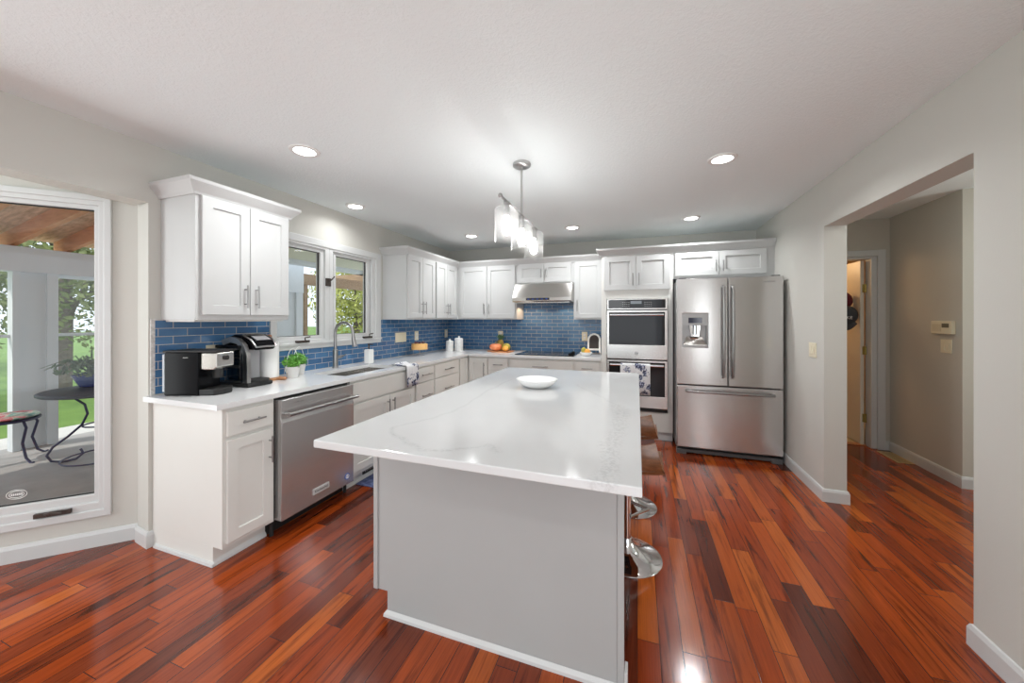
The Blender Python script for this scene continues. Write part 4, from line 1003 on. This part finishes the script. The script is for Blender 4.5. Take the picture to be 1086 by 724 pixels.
# right end: bowl of fruit and arched chalkboard
t = thing('fruit_bowl', 'small white bowl holding gourds right of the cooktop', 'bowl', (-.615, 4.60, Z))
obj('bowl', MB().lathe([(.035, 0), (.05, .003), (.072, .03), (.078, .045), (.073, .045), (.066, .03), (.045, .010), (.005, .008)], n=32), CERAM, t, world=False, smooth=True)
fruit('orange gourd in front in the white bowl', 'gourd', 'gourd', -.592, 4.575, Z + .020, .036, (1, 1, .95), ORG)
fruit('dark green and yellow gourd at the back of the white bowl', 'gourd', 'gourd', -.643, 4.612, Z + .020, .036, (.95, 1, 1.15), YGR)
t = thing('chalkboard', 'arched white-framed chalkboard leaning by the oven cabinet', 'chalkboard', (-.535, 4.77, Z))
Rm = Matrix.Rotation(math.radians(-9), 4, 'X') @ Matrix.Rotation(math.radians(-14), 4, 'Z')
def arch(w, h0, y, z0=0, n=16):
    return [(-w, z0), (w, z0)] + [(w * math.cos(PI * k / n), h0 + w * math.sin(PI * k / n)) for k in range(n + 1)]
def put(name, mb, m):
    for v in mb.bm.verts: v.co = Rm @ v.co
    return obj(name, mb, m, t, world=False)
o_, i_ = arch(.088, .19, 0), arch(.066, .19, 0, .055)
m = MB(); A = [m.bm.verts.new((x, -.010, z)) for x, z in o_]; B = [m.bm.verts.new((x, -.010, z)) for x, z in i_]; A2 = [m.bm.verts.new((x, .010, z)) for x, z in o_]; B2 = [m.bm.verts.new((x, .010, z)) for x, z in i_]
for k in range(len(o_)):
    j = (k + 1) % len(o_)
    if k == 0: continue
    m.bm.faces.new((A[k], A[j], B[j], B[k])); m.bm.faces.new((A2[k], A2[j], B2[j], B2[k])); m.bm.faces.new((A[k], A[j], A2[j], A2[k])); m.bm.faces.new((B[k], B[j], B2[j], B2[k]))
for k in (0, 1): m.bm.faces.new((A[k], B[k], B2[k], A2[k]))
m.box(-.0655, .0655, -.0098, .0098, .055, .078)
put('frame', m, WHITEP)
put('slate', MB().prism([(x * .985, z + .0) for x, z in arch(.0665, .19, 0, .079)], 'y', -.002, .004), mat('slate', (.045, .035, .033), .7))

# floor mat, floor vent
m = MB(); m.box(-2.215, -1.76, 2.395, 3.45, .0005, .009)
tag(obj('floor_mat', m, BLUEMAT, bevel=.003), 'blue patterned kitchen mat on the floor in front of the sink', 'mat')
t = thing('floor_vent', 'tan metal floor register by the hallway wall', 'vent', (2.42, 4.63, .0005))
obj('plate', MB().ring((0, 0, 0), XP, YP, (0, 0.01, 0, .01), (.004, .006, .004, .006), 0, .001) if False else MB().box(-.065, .065, -.16, .16, 0, .004), m_noisy('tan_metal', (.44, .32, .15), (.50, .37, .18), 20, .45), t, world=False, bevel=.001)
m = MB()
for k in range(12): m.box(-.045, .045, -.145 + k * .0245, -.137 + k * .0245, .0042, .0055)
obj('louvre', m, mat('vent_dark', (.20, .14, .07), .5), t, world=False)

# ================================================================== OUTLETS, SWITCHES, HATS
def plate(label, cat, c, U, N, w, h, n, kind, name):
    t = thing(name, label, cat, c)
    U, N = Vector(U), Vector(N); O = Vector((0, 0, 0))
    obj('cover_plate', MB().obox(O, U, N, -w / 2, w / 2, .0005, .006, -h / 2, h / 2), CREAM, t, bevel=.002, world=False)
    for k in range(n):
        u = (k - (n - 1) / 2) * .046
        if kind == 'switch':
            obj('rocker', MB().obox(O, U, N, u - .016, u + .016, .006, .010, -.033, .033), CREAM, t, bevel=.002, world=False)
        else:
            s = obj('receptacle', MB().obox(O, U, N, u - .015, u + .015, .006, .008, .006, .036).obox(O, U, N, u - .015, u + .015, .006, .008, -.036, -.006), WHITEP, t, bevel=.002, world=False)
            m = MB()
            for z in (.021, -.021):
                for q in (-.006, .006): m.obox(O, U, N, u + q - .001, u + q + .001, .008, .0084, z - .004, z + .004)
            obj('slot', m, BLKM, s, world=False)
XS, YS = XL + .009, YB - .010
plate('wide ivory switch plate on the blue tile beside the sink window', 'switch', (XS, 3.765, 1.15), YP, XP, .215, .12, 4, 'switch', 'light_switch')
plate('ivory outlet on the blue tile behind the cake', 'outlet', (XS, 4.10, 1.155), YP, XP, .085, .12, 1, 'outlet', 'wall_outlet')
plate('ivory outlet on the blue tile close to the canisters', 'outlet', (XS, 4.885, 1.155), YP, XP, .085, .12, 1, 'outlet', 'wall_outlet')
plate('ivory outlet on the blue tile above the gourds on the board', 'outlet', (-1.92, YS, 1.142), XP, YN, .076, .118, 1, 'outlet', 'wall_outlet')
plate('ivory outlet on the blue tile next to the arched chalkboard', 'outlet', (-.685, YS, 1.14), XP, YN, .076, .125, 1, 'outlet', 'wall_outlet')
plate('ivory outlet behind the coffee makers', 'outlet', (XS, 1.665, 1.14), YP, XP, .08, .12, 1, 'outlet', 'wall_outlet')
plate('ivory double light switch on the white wall beside the refrigerator', 'switch', (XR, 3.527, 1.13), YP, XN, .125, .118, 2, 'switch', 'light_switch')
plate('ivory double light switch below the thermostat', 'switch', (2.505, 4.138, 1.145), YP, XN, .118, .115, 2, 'switch', 'light_switch')
t = thing('thermostat', 'ivory thermostat box on the hallway wall', 'thermostat', (2.505, 4.155, 1.305))
bd = obj('case', MB().box(-.028, -.0005, -.113, .113, -.055, .055), CREAM, t, bevel=.004, world=False)
obj('display', MB().box(-.0295, -.0285, -.085, -.01, .0, .035), mat('lcd_green', (.12, .12, .09), .3), bd, world=False)
obj('cover_line', MB().box(-.0292, -.0283, .0, .10, -.035, .03), mat('ivory_dark', (.60, .54, .40), .5), bd, world=False)
def cap(label, loc, mt, rz, words=None):
    t = thing('baseball_cap', label, 'cap', loc, rz, 'caps hanging on the hall door')
    m = MB(); n, r = 24, 8; rings = []
    for i in range(r + 1):
        p = PI / 2 * i / r; rings.append([m.bm.verts.new((-.015 - .10 * math.cos(p), .092 * math.sin(p) * math.cos(2 * PI * k / n), .105 * math.sin(p) * math.sin(2 * PI * k / n))) for k in range(n)] if i else [m.bm.verts.new((-.115, .001 * math.cos(2 * PI * k / n), .001 * math.sin(2 * PI * k / n))) for k in range(n)])
    for A, B in zip(rings, rings[1:]):
        for k in range(n): m.bm.faces.new((A[k], A[(k + 1) % n], B[(k + 1) % n], B[k]))
    m.bm.faces.new(rings[-1])
    obj('crown', m, mt, t, world=False, smooth=True)
    m = MB(); m.prism([(-.085 + .17 * k / 10, -.098 - .07 * math.sin(PI * k / 10)) for k in range(11)] + [(.075, -.075), (-.075, -.075)], 'x', -.045, -.038)
    obj('brim', m, mt, t, world=False)
    if words:
        o = text('lettering', words, .045, (0, 0, 0), (PI / 2, 0, -PI / 2), WHITEP, t, .001); o.location = (-.118, -.0, -.028)
    return t
XD = 2.3015
cap('dark red baseball cap hanging on the hall door behind the grey cap', (2.235, 5.17, 1.585), mat('maroon_cloth', (.13, .018, .03), .9), math.radians(55))
cap('grey baseball cap with white lettering hanging on the hall door', (2.225, 5.05, 1.42), mat('grey_cloth', (.055, .06, .068), .9), math.radians(62), 'LAKE')
